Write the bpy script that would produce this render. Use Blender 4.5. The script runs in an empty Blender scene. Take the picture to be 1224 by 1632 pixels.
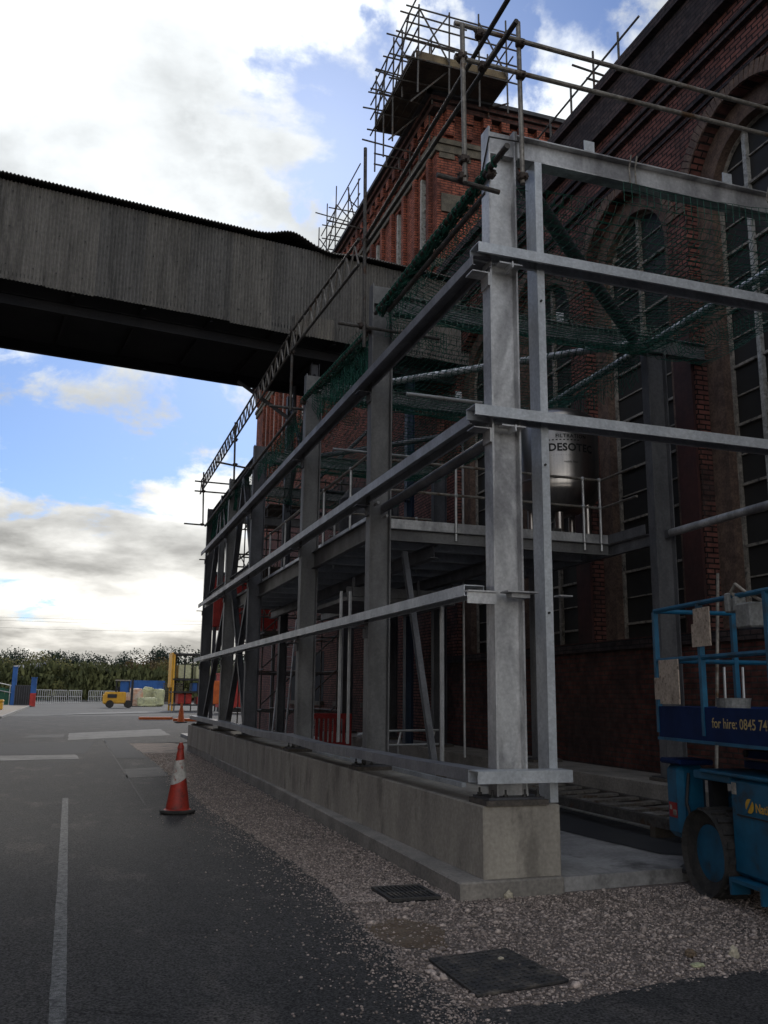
import bpy, bmesh, math, random
import numpy as np
from mathutils import Vector, Matrix, noise as mnoise
S = bpy.context.scene
col = S.collection
rnd = random.Random(7)
nr = np.random.RandomState(11)

# ------------------------------------------------------------------ camera, sky, sun, exposure
cd = bpy.data.cameras.new('camera'); cam = bpy.data.objects.new('camera', cd); col.objects.link(cam)
cd.sensor_fit = 'VERTICAL'; cd.sensor_height = 24.0; cd.lens = 24.0*1430/1632
cd.clip_start = 0.05; cd.clip_end = 6000
right = Vector((0.946896, -0.32134261, 0.01126466)); down = Vector((0.07510097, 0.18696297, -0.97949206)); fwd = Vector((0.31264646, 0.9283231, 0.20116763))
m = Matrix.Identity(4)
for i in range(3):
    m[i][0] = right[i]; m[i][1] = -down[i]; m[i][2] = -fwd[i]
m[0][3], m[1][3], m[2][3] = 0, 0, 1.6
cam.matrix_world = m
S.camera = cam

SUN_EL, SUN_AZ = math.radians(33), math.radians(13)     # azimuth from +Y towards +X
W = bpy.data.worlds.new('World'); S.world = W; W.use_nodes = True
wt = W.node_tree; wt.nodes.clear()
def N(t, typ, **k):
    n = t.nodes.new(typ)
    for a, b in k.items():
        setattr(n, a, b)
    return n
def build_sky():
    t = wt; L = t.links.new
    out = N(t, 'ShaderNodeOutputWorld'); bg = N(t, 'ShaderNodeBackground'); bg.inputs['Strength'].default_value = 0.1
    sky = N(t, 'ShaderNodeTexSky', sky_type='NISHITA'); sky.sun_disc = False
    sky.sun_elevation = SUN_EL; sky.sun_rotation = SUN_AZ; sky.air_density = 1.0; sky.dust_density = 0.4; sky.ozone_density = 1.6
    tc = N(t, 'ShaderNodeTexCoord')
    sep = N(t, 'ShaderNodeSeparateXYZ'); L(tc.outputs['Generated'], sep.inputs[0])
    def M(op, a, b=None, c=None, clamp=False):
        n = N(t, 'ShaderNodeMath', operation=op); n.use_clamp = clamp
        for i, v in enumerate((a, b, c)):
            if v is None: continue
            if isinstance(v, (int, float)): n.inputs[i].default_value = v
            else: L(v, n.inputs[i])
        return n.outputs[0]
    zc = M('MAXIMUM', sep.outputs[2], 0.0)
    den = M('ADD', zc, 0.22)
    px = M('DIVIDE', sep.outputs[0], den); py = M('DIVIDE', sep.outputs[1], den)
    cmb = N(t, 'ShaderNodeCombineXYZ'); L(px, cmb.inputs[0]); L(py, cmb.inputs[1])
    n1 = N(t, 'ShaderNodeTexNoise'); n1.inputs['Scale'].default_value = 2.6; n1.inputs['Detail'].default_value = 12; n1.inputs['Roughness'].default_value = 0.60; n1.inputs['Distortion'].default_value = 0.35
    mp1 = N(t, 'ShaderNodeMapping'); mp1.inputs['Location'].default_value = SKYOFF; L(cmb.outputs[0], mp1.inputs[0]); L(mp1.outputs[0], n1.inputs['Vector'])
    # large scale cloud banks and gaps of this sky, as directions
    acc = None
    nw = N(t, 'ShaderNodeTexNoise'); nw.inputs['Scale'].default_value = 6.0; nw.inputs['Detail'].default_value = 7; nw.inputs['Roughness'].default_value = .6; L(tc.outputs['Generated'], nw.inputs['Vector'])
    w1 = N(t, 'ShaderNodeVectorMath', operation='SUBTRACT'); L(nw.outputs['Color'], w1.inputs[0]); w1.inputs[1].default_value = (.5, .5, .5)
    w2 = N(t, 'ShaderNodeVectorMath', operation='SCALE'); L(w1.outputs[0], w2.inputs[0]); w2.inputs['Scale'].default_value = .55
    w3 = N(t, 'ShaderNodeVectorMath', operation='ADD'); L(tc.outputs['Generated'], w3.inputs[0]); L(w2.outputs[0], w3.inputs[1])
    w4 = N(t, 'ShaderNodeVectorMath', operation='NORMALIZE'); L(w3.outputs[0], w4.inputs[0])
    def blob(d, width, amt):
        nonlocal acc
        d = Vector(d).normalized()
        vm = N(t, 'ShaderNodeVectorMath', operation='DOT_PRODUCT'); vm.inputs[1].default_value = d
        L(w4.outputs[0], vm.inputs[0])
        mr = N(t, 'ShaderNodeMapRange', interpolation_type='SMOOTHSTEP'); mr.inputs[1].default_value = math.cos(math.radians(width)); mr.inputs[2].default_value = 1
        mr.inputs[3].default_value = 0; mr.inputs[4].default_value = amt
        L(vm.outputs['Value'], mr.inputs[0])
        acc = mr.outputs[0] if acc is None else M('ADD', acc, mr.outputs[0])
    for b in SKYBLOBS: blob(*b)
    cov = M('ADD', M('MULTIPLY_ADD', n1.outputs['Fac'], 1.9, -0.45), acc)
    # a band of broken cloud low over the horizon
    hz = N(t, 'ShaderNodeMapRange', interpolation_type='SMOOTHSTEP'); L(sep.outputs[2], hz.inputs[0])
    hz.inputs[1].default_value = 0.27; hz.inputs[2].default_value = 0.12; hz.inputs[3].default_value = 0; hz.inputs[4].default_value = 0.42
    cov = M('ADD', cov, hz.outputs[0])
    mask = N(t, 'ShaderNodeMapRange', interpolation_type='SMOOTHSTEP'); L(cov, mask.inputs[0]); mask.inputs[1].default_value = 0.50; mask.inputs[2].default_value = 0.74
    # cloud tone: bright thin edges, grey thick cores, brightest round the sun
    n2 = N(t, 'ShaderNodeTexNoise'); n2.inputs['Scale'].default_value = 1.7; n2.inputs['Detail'].default_value = 7; n2.inputs['Roughness'].default_value = 0.55
    mp = N(t, 'ShaderNodeMapping'); mp.inputs['Location'].default_value = (3.1, 7.7, 0); L(cmb.outputs[0], mp.inputs[0]); L(mp.outputs[0], n2.inputs['Vector'])
    sd = Vector((math.sin(SUN_AZ)*math.cos(SUN_EL), math.cos(SUN_AZ)*math.cos(SUN_EL), math.sin(SUN_EL)))
    vs = N(t, 'ShaderNodeVectorMath', operation='DOT_PRODUCT'); vs.inputs[1].default_value = sd; L(tc.outputs['Generated'], vs.inputs[0])
    glow = N(t, 'ShaderNodeMapRange', interpolation_type='SMOOTHERSTEP'); L(vs.outputs['Value'], glow.inputs[0]); glow.inputs[1].default_value = 0.86; glow.inputs[2].default_value = 1.0; glow.inputs[3].default_value = 0.0; glow.inputs[4].default_value = 0.9
    thick = N(t, 'ShaderNodeMapRange', interpolation_type='SMOOTHSTEP'); L(cov, thick.inputs[0]); thick.inputs[1].default_value = 0.62; thick.inputs[2].default_value = 1.3; thick.inputs[3].default_value = 0.0; thick.inputs[4].default_value = -1.0
    t2 = N(t, 'ShaderNodeMapRange', interpolation_type='SMOOTHSTEP'); L(n2.outputs['Fac'], t2.inputs[0]); t2.inputs[1].default_value = 0.34; t2.inputs[2].default_value = 0.66; t2.inputs[3].default_value = -1.5; t2.inputs[4].default_value = 1.4
    tone = M('ADD', M('ADD', 3.6, glow.outputs[0]), M('ADD', thick.outputs[0], t2.outputs[0]))
    low = N(t, 'ShaderNodeMapRange'); L(sep.outputs[2], low.inputs[0]); low.inputs[1].default_value = 0.0; low.inputs[2].default_value = 0.30; low.inputs[3].default_value = 1.28; low.inputs[4].default_value = 1.0
    # clouds on the side away from the sun are lit from the front and stand brighter
    fl = N(t, 'ShaderNodeMapRange', interpolation_type='SMOOTHSTEP'); L(vs.outputs['Value'], fl.inputs[0]); fl.inputs[1].default_value = 0.35; fl.inputs[2].default_value = -0.6; fl.inputs[3].default_value = 0.0; fl.inputs[4].default_value = 2.4
    tone = M('ADD', tone, fl.outputs[0])
    tone = M('MULTIPLY', tone, low.outputs[0])
    warm = N(t, 'ShaderNodeMapRange'); L(sep.outputs[2], warm.inputs[0]); warm.inputs[1].default_value = 0.05; warm.inputs[2].default_value = 0.35
    cmix = N(t, 'ShaderNodeMix', data_type='RGBA'); L(warm.outputs[0], cmix.inputs[0])
    cmix.inputs[6].default_value = (1.0, 0.965, 0.89, 1); cmix.inputs[7].default_value = (0.94, 0.98, 1.0, 1)
    cl = N(t, 'ShaderNodeVectorMath', operation='SCALE'); L(cmix.outputs[2], cl.inputs[0]); L(tone, cl.inputs['Scale'])
    skm = N(t, 'ShaderNodeVectorMath', operation='MULTIPLY'); skm.inputs[1].default_value = SKYTINT; L(sky.outputs[0], skm.inputs[0])
    mx = N(t, 'ShaderNodeMix', data_type='RGBA'); L(mask.outputs[0], mx.inputs[0]); L(skm.outputs[0], mx.inputs[6]); L(cl.outputs[0], mx.inputs[7])
    L(mx.outputs[2], bg.inputs['Color']); L(bg.outputs[0], out.inputs['Surface'])
SKYTINT = (0.27, 0.335, 0.45)
SKYOFF = (0.0, 0.0, 0.0)
SKYBLOBS = [((0.02, 0.85, 0.50), 34, 0.22), ((-0.06, 0.87, 0.48), 16, 0.13), ((0.12, 0.82, 0.52), 22, 0.10), ((-0.05, 0.955, 0.27), 17, -0.17), ((0.03, 0.93, 0.33), 15, -0.10),
            ((0.25, 0.75, 0.605), 9.5, -0.42), ((0.10, 0.76, 0.64), 12, 0.20), ((0.40, 0.665, 0.63), 9, -0.30), ((0.44, 0.66, 0.60), 12, 0.12), ((-0.12, 0.76, 0.64), 14, -0.05), ((0.42, 0.66, 0.62), 18, 0.12), ((0, -0.8, 0.6), 89, 0.16), ((0.2, 0.3, 0.93), 40, 0.06)]
build_sky()
sl = bpy.data.lights.new('sun', 'SUN'); sun = bpy.data.objects.new('sun', sl); col.objects.link(sun)
sl.energy = 0.9; sl.angle = math.radians(14); sl.color = (1, 0.95, 0.88)
sdv = Vector((math.sin(SUN_AZ)*math.cos(SUN_EL), math.cos(SUN_AZ)*math.cos(SUN_EL), math.sin(SUN_EL)))
sun.rotation_euler = (-sdv).to_track_quat('-Z', 'Y').to_euler(); sun.location = (0, 0, 60)
S.view_settings.view_transform = 'Standard'; S.view_settings.look = 'None'; S.view_settings.gamma = 1; S.view_settings.use_curve_mapping = False
S.view_settings.exposure = 1.28
S.render.engine = 'CYCLES'

# ------------------------------------------------------------------ materials
def mat(name, c1, c2=None, scale=4, rough=.7, rough2=None, metal=0, bump=0, bscale=60, fine=0.25, fscale=40, spec=.5, stretch=(1, 1, 1), c3=None, s3=1.0):
    ma = bpy.data.materials.new(name); ma.use_nodes = True; t = ma.node_tree; L = t.links.new
    b = t.nodes['Principled BSDF']; c2 = c2 or tuple(v*.75 for v in c1)
    g = N(t, 'ShaderNodeNewGeometry'); mp = N(t, 'ShaderNodeMapping'); mp.inputs['Scale'].default_value = stretch; L(g.outputs['Position'], mp.inputs[0])
    n = N(t, 'ShaderNodeTexNoise'); n.inputs['Scale'].default_value = scale; n.inputs['Detail'].default_value = 6; n.inputs['Roughness'].default_value = .6; L(mp.outputs[0], n.inputs['Vector'])
    r = N(t, 'ShaderNodeMapRange', interpolation_type='SMOOTHSTEP'); r.inputs[1].default_value = .34; r.inputs[2].default_value = .66; L(n.outputs['Fac'], r.inputs[0])
    mx = N(t, 'ShaderNodeMix', data_type='RGBA'); L(r.outputs[0], mx.inputs[0]); mx.inputs[6].default_value = (*c1, 1); mx.inputs[7].default_value = (*c2, 1)
    last = mx.outputs[2]
    if c3:
        n3 = N(t, 'ShaderNodeTexNoise'); n3.inputs['Scale'].default_value = s3; n3.inputs['Detail'].default_value = 8; n3.inputs['Roughness'].default_value = .65; L(mp.outputs[0], n3.inputs['Vector'])
        r3 = N(t, 'ShaderNodeMapRange', interpolation_type='SMOOTHSTEP'); r3.inputs[1].default_value = .52; r3.inputs[2].default_value = .68; L(n3.outputs['Fac'], r3.inputs[0])
        m3 = N(t, 'ShaderNodeMix', data_type='RGBA'); L(r3.outputs[0], m3.inputs[0]); L(last, m3.inputs[6]); m3.inputs[7].default_value = (*c3, 1); last = m3.outputs[2]
    nf = N(t, 'ShaderNodeTexNoise'); nf.inputs['Scale'].default_value = fscale; nf.inputs['Detail'].default_value = 3; L(g.outputs['Position'], nf.inputs['Vector'])
    rf = N(t, 'ShaderNodeMapRange'); rf.inputs[1].default_value = .3; rf.inputs[2].default_value = .7; rf.inputs[3].default_value = 1-fine; rf.inputs[4].default_value = 1+fine; L(nf.outputs['Fac'], rf.inputs[0])
    vm = N(t, 'ShaderNodeVectorMath', operation='SCALE'); L(last, vm.inputs[0]); L(rf.outputs[0], vm.inputs['Scale'])
    L(vm.outputs[0], b.inputs['Base Color'])
    b.inputs['Metallic'].default_value = metal; b.inputs['Specular IOR Level'].default_value = spec
    rr = N(t, 'ShaderNodeMapRange'); rr.inputs[3].default_value = rough; rr.inputs[4].default_value = rough2 if rough2 is not None else min(1, rough+.15); L(n.outputs['Fac'], rr.inputs[0]); L(rr.outputs[0], b.inputs['Roughness'])
    if bump:
        nb = N(t, 'ShaderNodeTexNoise'); nb.inputs['Scale'].default_value = bscale; nb.inputs['Detail'].default_value = 4; L(g.outputs['Position'], nb.inputs['Vector'])
        bp = N(t, 'ShaderNodeBump'); bp.inputs['Strength'].default_value = 1; bp.inputs['Distance'].default_value = bump; L(nb.outputs['Fac'], bp.inputs['Height']); L(bp.outputs[0], b.inputs['Normal'])
    return ma
def brick(name, a, bcol, mortar, soot, sootamt=(.42, .62)):
    ma = bpy.data.materials.new(name); ma.use_nodes = True; t = ma.node_tree; L = t.links.new; b = t.nodes['Principled BSDF']
    g = N(t, 'ShaderNodeNewGeometry'); sp = N(t, 'ShaderNodeSeparateXYZ'); L(g.outputs['Position'], sp.inputs[0]); sn = N(t, 'ShaderNodeSeparateXYZ'); L(g.outputs['True Normal'], sn.inputs[0])
    ab = N(t, 'ShaderNodeMath', operation='ABSOLUTE'); L(sn.outputs[1], ab.inputs[0]); gt = N(t, 'ShaderNodeMath', operation='GREATER_THAN'); L(ab.outputs[0], gt.inputs[0]); gt.inputs[1].default_value = .6
    mu = N(t, 'ShaderNodeMix', data_type='FLOAT'); L(gt.outputs[0], mu.inputs[0]); L(sp.outputs[1], mu.inputs[2]); L(sp.outputs[0], mu.inputs[3])
    cb = N(t, 'ShaderNodeCombineXYZ'); L(mu.outputs[0], cb.inputs[0]); L(sp.outputs[2], cb.inputs[1])
    br = N(t, 'ShaderNodeTexBrick'); br.inputs['Scale'].default_value = 1; br.inputs['Brick Width'].default_value = .235; br.inputs['Row Height'].default_value = .08; br.inputs['Mortar Size'].default_value = .013; br.inputs['Mortar Smooth'].default_value = .3
    br.inputs['Color1'].default_value = (*a, 1); br.inputs['Color2'].default_value = (*bcol, 1); br.inputs['Mortar'].default_value = (*mortar, 1); br.inputs['Bias'].default_value = -.1
    L(cb.outputs[0], br.inputs['Vector'])
    n = N(t, 'ShaderNodeTexNoise'); n.inputs['Scale'].default_value = .55; n.inputs['Detail'].default_value = 9; n.inputs['Roughness'].default_value = .68; L(g.outputs['Position'], n.inputs['Vector'])
    r = N(t, 'ShaderNodeMapRange', interpolation_type='SMOOTHSTEP'); r.inputs[1].default_value = sootamt[0]; r.inputs[2].default_value = sootamt[1]; r.inputs[4].default_value = .8; L(n.outputs['Fac'], r.inputs[0])
    mx = N(t, 'ShaderNodeMix', data_type='RGBA'); L(r.outputs[0], mx.inputs[0]); L(br.outputs['Color'], mx.inputs[6]); mx.inputs[7].default_value = (*soot, 1)
    nf = N(t, 'ShaderNodeTexNoise'); nf.inputs['Scale'].default_value = 7; nf.inputs['Detail'].default_value = 5; L(g.outputs['Position'], nf.inputs['Vector'])
    rf = N(t, 'ShaderNodeMapRange'); rf.inputs[1].default_value = .3; rf.inputs[2].default_value = .7; rf.inputs[3].default_value = .6; rf.inputs[4].default_value = 1.4; L(nf.outputs['Fac'], rf.inputs[0])
    vm = N(t, 'ShaderNodeVectorMath', operation='SCALE'); L(mx.outputs[2], vm.inputs[0]); L(rf.outputs[0], vm.inputs['Scale']); L(vm.outputs[0], b.inputs['Base Color'])
    b.inputs['Roughness'].default_value = .9; b.inputs['Specular IOR Level'].default_value = .25
    bp = N(t, 'ShaderNodeBump'); bp.invert = True; bp.inputs['Distance'].default_value = .02; bp.inputs['Strength'].default_value = 1; L(br.outputs['Fac'], bp.inputs['Height']); L(bp.outputs[0], b.inputs['Normal'])
    return ma
def glass(name, c=(.02, .025, .03), rough=.12):
    ma = bpy.data.materials.new(name); ma.use_nodes = True; t = ma.node_tree; L = t.links.new; b = t.nodes['Principled BSDF']
    g = N(t, 'ShaderNodeNewGeometry'); n = N(t, 'ShaderNodeTexNoise'); n.inputs['Scale'].default_value = 3; L(g.outputs['Position'], n.inputs['Vector'])
    r = N(t, 'ShaderNodeMapRange'); r.inputs[3].default_value = rough; r.inputs[4].default_value = rough+.45; L(n.outputs['Fac'], r.inputs[0]); L(r.outputs[0], b.inputs['Roughness'])
    b.inputs['Base Color'].default_value = (*c, 1); b.inputs['Specular IOR Level'].default_value = .12
    return ma
def galv(name, base, dark, metal=.6, rough=.42):
    ma = mat(name, base, dark, scale=2.2, rough=rough, rough2=rough+.22, metal=metal, fine=.10, fscale=25, bump=.0006, bscale=9, stretch=(1.3, 1.3, .55))
    t = ma.node_tree; L = t.links.new; b = t.nodes['Principled BSDF']
    g = N(t, 'ShaderNodeNewGeometry'); v = N(t, 'ShaderNodeTexVoronoi'); v.inputs['Scale'].default_value = 55; L(g.outputs['Position'], v.inputs['Vector'])
    sp = N(t, 'ShaderNodeSeparateColor'); L(v.outputs['Color'], sp.inputs[0])
    rf = N(t, 'ShaderNodeMapRange'); rf.inputs[3].default_value = .93; rf.inputs[4].default_value = 1.06; L(sp.outputs[0], rf.inputs[0])
    src = b.inputs['Base Color'].links[0].from_socket
    vm = N(t, 'ShaderNodeVectorMath', operation='SCALE'); L(src, vm.inputs[0]); L(rf.outputs[0], vm.inputs['Scale']); L(vm.outputs[0], b.inputs['Base Color'])
    return ma
MA = {}
MA['asphalt'] = mat('asphalt', (.046, .044, .043), (.066, .062, .059), scale=.9, rough=.85, bump=.012, bscale=110, fine=.95, fscale=75, c3=(.092, .083, .076), s3=1.6, spec=.3, stretch=(1, .4, 1))
MA['asphalt2'] = mat('asphalt_patch', (.034, .034, .037), (.045, .045, .047), scale=1.5, rough=.85, bump=.004, bscale=150, fine=.5, fscale=160, spec=.3)
MA['concrete_old'] = mat('worn_concrete', (.20, .195, .185), (.14, .135, .13), scale=1.3, rough=.9, bump=.003, bscale=60, fine=.25, fscale=60, c3=(.1, .095, .09), s3=2.5)
MA['yard'] = mat('yard_surface', (.10, .096, .09), (.075, .072, .068), scale=.12, rough=.95, fine=.2, fscale=3)
MA['linepaint'] = mat('worn_line_paint', (.19, .188, .182), (.085, .084, .082), scale=30, rough=.85, fine=.75, fscale=150, c3=(.045, .045, .045), s3=18)
MA['gravel'] = mat('gravel', (.25, .20, .17), (.17, .137, .117), scale=2.5, rough=.95, bump=.02, bscale=70, fine=.6, fscale=110, c3=(.11, .095, .085), s3=1.2)
def per_island(ma, lo, hi):
    t = ma.node_tree; L = t.links.new; b = t.nodes['Principled BSDF']; g = N(t, 'ShaderNodeNewGeometry'); r = N(t, 'ShaderNodeMapRange'); r.inputs[3].default_value = lo; r.inputs[4].default_value = hi; L(g.outputs['Random Per Island'], r.inputs[0])
    src = b.inputs['Base Color'].links[0].from_socket; vm = N(t, 'ShaderNodeVectorMath', operation='SCALE'); L(src, vm.inputs[0]); L(r.outputs[0], vm.inputs['Scale']); L(vm.outputs[0], b.inputs['Base Color']); return ma
MA['stone'] = mat('gravel_stones', (.43, .345, .295), (.27, .22, .19), scale=30, rough=.9, bump=.003, bscale=150, fine=.3, fscale=40, c3=(.13, .115, .105), s3=14)
per_island(MA['stone'], .45, 1.55)
MA['brown'] = mat('brown_dirt', (.13, .085, .05), (.16, .12, .085), scale=6, rough=.95, bump=.01, bscale=60, fine=.4, fscale=70)
MA['concrete'] = mat('cast_concrete', (.40, .36, .30), (.29, .26, .22), scale=1.5, rough=.88, bump=.003, bscale=30, fine=.14, fscale=30, stretch=(1.6, 1.6, .55), c3=(.20, .178, .15), s3=1.7)
MA['concrete_dk'] = mat('damp_concrete', (.33, .295, .255), (.22, .20, .175), scale=1.8, rough=.85, bump=.003, bscale=40, fine=.2, fscale=35)
MA['slab'] = mat('floor_concrete', (.36, .345, .33), (.25, .24, .23), scale=1.4, rough=.75, bump=.002, bscale=30, fine=.15, fscale=30, c3=(.10, .095, .09), s3=1.3)
MA['grout'] = mat('grout_pad', (.12, .10, .085), (.08, .07, .06), scale=12, rough=.9, bump=.004, bscale=60)
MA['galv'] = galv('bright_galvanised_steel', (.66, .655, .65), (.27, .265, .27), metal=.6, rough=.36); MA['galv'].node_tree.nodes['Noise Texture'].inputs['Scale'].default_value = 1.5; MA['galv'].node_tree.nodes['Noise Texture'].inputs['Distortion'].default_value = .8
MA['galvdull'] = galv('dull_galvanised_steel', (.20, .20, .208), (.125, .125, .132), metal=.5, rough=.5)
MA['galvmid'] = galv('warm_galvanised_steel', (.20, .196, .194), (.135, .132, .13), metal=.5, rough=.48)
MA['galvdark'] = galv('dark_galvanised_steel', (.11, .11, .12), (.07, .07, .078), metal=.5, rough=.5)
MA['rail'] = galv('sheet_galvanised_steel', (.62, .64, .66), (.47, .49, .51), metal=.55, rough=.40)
MA['tube'] = mat('scaffold_tube', (.30, .275, .24), (.19, .172, .15), scale=6, rough=.5, metal=.55, fine=.25, fscale=30, c3=(.13, .075, .04), s3=4)
MA['tubedark'] = mat('weathered_scaffold_tube', (.11, .10, .09), (.07, .065, .06), scale=6, rough=.6, metal=.4, fine=.3, fscale=30, c3=(.09, .05, .03), s3=4)
MA['tubelight'] = mat('bright_tube', (.5, .5, .5), (.38, .38, .37), scale=5, rough=.4, metal=.6, fine=.12)
MA['coupler'] = mat('rusty_coupler', (.07, .05, .04), (.10, .08, .07), scale=30, rough=.7, metal=.5)
MA['bolt'] = mat('dark_bolt', (.05, .05, .05), (.08, .075, .07), scale=30, rough=.6, metal=.5)
MA['mill'] = brick('sooty_red_brick', (.22, .085, .066), (.13, .058, .05), (.018, .015, .014), (.045, .034, .032), (.46, .70))
MA['millred'] = mat('painted_dark_red_wall', (.065, .020, .018), (.035, .015, .015), scale=1.2, rough=.7, fine=.15, fscale=12, bump=.004, bscale=14)
MA['ring'] = mat('arch_brick', (.165, .108, .08), (.095, .062, .05), scale=5, rough=.9, fine=.3, fscale=30)
MA['cornice'] = brick('blue_engineering_brick', (.085, .056, .053), (.055, .042, .043), (.03, .027, .027), (.022, .020, .024))
MA['wing'] = brick('red_brick', (.38, .115, .068), (.27, .083, .054), (.05, .035, .03), (.07, .03, .025), (.42, .66))
MA['wingdk'] = brick('dark_wing_brick', (.14, .05, .04), (.09, .035, .03), (.06, .05, .045), (.045, .03, .028))
MA['sandstone'] = mat('weathered_stone', (.14, .12, .09), (.08, .07, .055), scale=4, rough=.9, fine=.3)
MA['slate'] = mat('roof_slate', (.05, .05, .055), (.035, .035, .04), scale=5, rough=.7)
MA['white'] = mat('flaking_white_paint', (.50, .49, .46), (.32, .31, .28), scale=9, rough=.7, fine=.2, fscale=40, c3=(.16, .15, .13), s3=12)
MA['whitedirty'] = mat('dirty_cream_paint', (.36, .32, .27), (.20, .18, .155), scale=9, rough=.8, fine=.3, fscale=40, c3=(.06, .055, .05), s3=10)
MA['glass'] = glass('grimy_glass', (.040, .038, .036), .35); MA['black'] = mat('dark_interior', (.012, .012, .014), (.008, .008, .009), rough=.9)
MA['clad'] = [mat('corrugated_cement_%d' % i, c, tuple(v*.72 for v in c), scale=1.2, rough=.85, fine=.2, fscale=14, stretch=(2.5, 2.5, .3), c3=tuple(v*.55 for v in c), s3=1.1) for i, c in enumerate([(.205, .19, .17), (.185, .172, .155), (.225, .208, .186), (.195, .182, .166), (.17, .16, .148)])]
MA['cladlight'] = mat('patched_cladding', (.22, .20, .17), (.15, .135, .12), scale=3, rough=.85, fine=.2, stretch=(2, 2, .4))
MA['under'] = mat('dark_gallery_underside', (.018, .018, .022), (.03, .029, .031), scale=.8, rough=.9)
MA['bluesteel'] = mat('blue_painted_steel', (.008, .025, .06), (.006, .018, .045), scale=4, rough=.5)
MA['net'] = mat('green_net_cord', (.008, .095, .062), (.006, .06, .042), scale=9, rough=.7)
MA['netw'] = mat('pale_net_cord', (.22, .27, .24), (.10, .18, .14), scale=9, rough=.7)
MA['board'] = mat('scaffold_board', (.085, .068, .05), (.05, .04, .032), scale=2.5, rough=.85, fine=.3)
MA['boardl'] = mat('timber_toe_board', (.20, .15, .085), (.12, .09, .055), scale=2.5, rough=.85, fine=.3)
MA['liftblue'] = mat('scissor_lift_blue_paint', (.004, .105, .20), (.003, .078, .155), scale=5, rough=.42, fine=.15, fscale=20, c3=(.018, .038, .055), s3=5)
MA['liftnavy'] = mat('scissor_lift_navy_panel', (.003, .018, .085), (.003, .014, .065), scale=5, rough=.6, fine=.1, spec=.2)
MA['worn'] = mat('worn_tarmac', (.085, .08, .076), (.05, .048, .047), scale=2.5, rough=.9, fine=.6, fscale=60)
MA['rail1'] = galv('shaded_sheet_steel', (.30, .30, .315), (.22, .22, .235), metal=.5, rough=.45); MA['rail2'] = galv('mid_sheet_steel', (.45, .46, .48), (.34, .345, .36), metal=.5, rough=.42)  # side rail shade painted into the steel colour, a darker and a middle tone
MA['rubber'] = mat('tyre_rubber', (.022, .021, .02), (.045, .04, .036), scale=12, rough=.9, bump=.004, bscale=40)
MA['yellowp'] = mat('yellow_lettering', (.62, .36, .03), (.5, .28, .02), rough=.5, fine=.05)
MA['creamp'] = mat('cream_lettering', (.55, .42, .18), (.48, .36, .15), rough=.5, fine=.05)
MA['cardb'] = mat('splattered_board', (.52, .42, .33), (.40, .32, .25), scale=9, rough=.8, fine=.2, c3=(.17, .13, .10), s3=22)
MA['grey'] = mat('grey_plastic', (.25, .25, .24), (.18, .18, .17), rough=.5)
MA['tank'] = mat('brushed_stainless_steel', (.50, .46, .43), (.40, .37, .35), scale=2, rough=.26, rough2=.34, metal=1.0, fine=.05, stretch=(6, 6, .3))
MA['ink'] = mat('black_print', (.008, .008, .008), (.012, .012, .012), rough=.5)
MA['conered'] = mat('cone_red', (.42, .035, .018), (.30, .03, .018), scale=7, rough=.5, fine=.15, c3=(.16, .03, .02), s3=9)
MA['conewhite'] = mat('cone_white_sleeve', (.58, .55, .50), (.40, .37, .33), scale=10, rough=.5, c3=(.3, .1, .07), s3=12)
MA['redp'] = mat('red_plastic', (.36, .012, .012), (.24, .01, .01), scale=3, rough=.45)
MA['redsteel'] = mat('red_paint', (.42, .03, .02), (.30, .02, .015), scale=3, rough=.5)
MA['orange'] = mat('orange_paint', (.55, .12, .015), (.42, .08, .012), scale=3, rough=.5)
MA['yellow'] = mat('yellow_machine_paint', (.68, .36, .025), (.52, .26, .02), scale=2, rough=.45)
MA['blue'] = mat('blue_skip_paint', (.02, .10, .32), (.015, .07, .22), scale=.5, rough=.6)
MA['green'] = mat('green_cladding', (.015, .10, .055), (.01, .07, .04), scale=1, rough=.6)
MA['bag'] = mat('pale_yellow_wrap', (.50, .50, .28), (.38, .38, .24), scale=1.5, rough=.6, bump=.1, bscale=3)
MA['bagorange'] = mat('orange_wrap', (.50, .26, .16), (.5, .42, .34), scale=1.5, rough=.6, bump=.1, bscale=3)
MA['tan'] = mat('pale_footway', (.30, .25, .19), (.24, .20, .16), scale=.5, rough=.9)
MA['kerb'] = mat('kerb_concrete', (.34, .32, .29), (.26, .25, .23), scale=2, rough=.9)
MA['blackm'] = mat('black_machine_parts', (.015, .015, .017), (.025, .025, .027), rough=.6)
MA['iron'] = mat('cast_iron', (.035, .034, .036), (.075, .068, .06), scale=9, rough=.7, rough2=.9, metal=.2, bump=.003, bscale=50, fine=.4, fscale=60, c3=(.14, .12, .10), s3=5)
MA['ply'] = mat('pale_offcut', (.5, .44, .33), (.42, .37, .28), scale=12, rough=.8)
MA['bark'] = mat('bark', (.06, .045, .035), (.04, .03, .025), scale=3, rough=.9)
def leafmat(name, c1, c2):
    return mat(name, tuple(v*1.5 for v in c1), c2, scale=.35, rough=.75, fine=.35, fscale=1.2, spec=.2)
MA['leaf'] = [leafmat('leaves_olive', (.15, .135, .05), (.085, .085, .03)), leafmat('leaves_green', (.085, .088, .035), (.05, .058, .025)), leafmat('leaves_pine', (.028, .042, .028), (.018, .03, .022)), leafmat('leaves_russet', (.105, .072, .03), (.065, .05, .025))]

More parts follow.
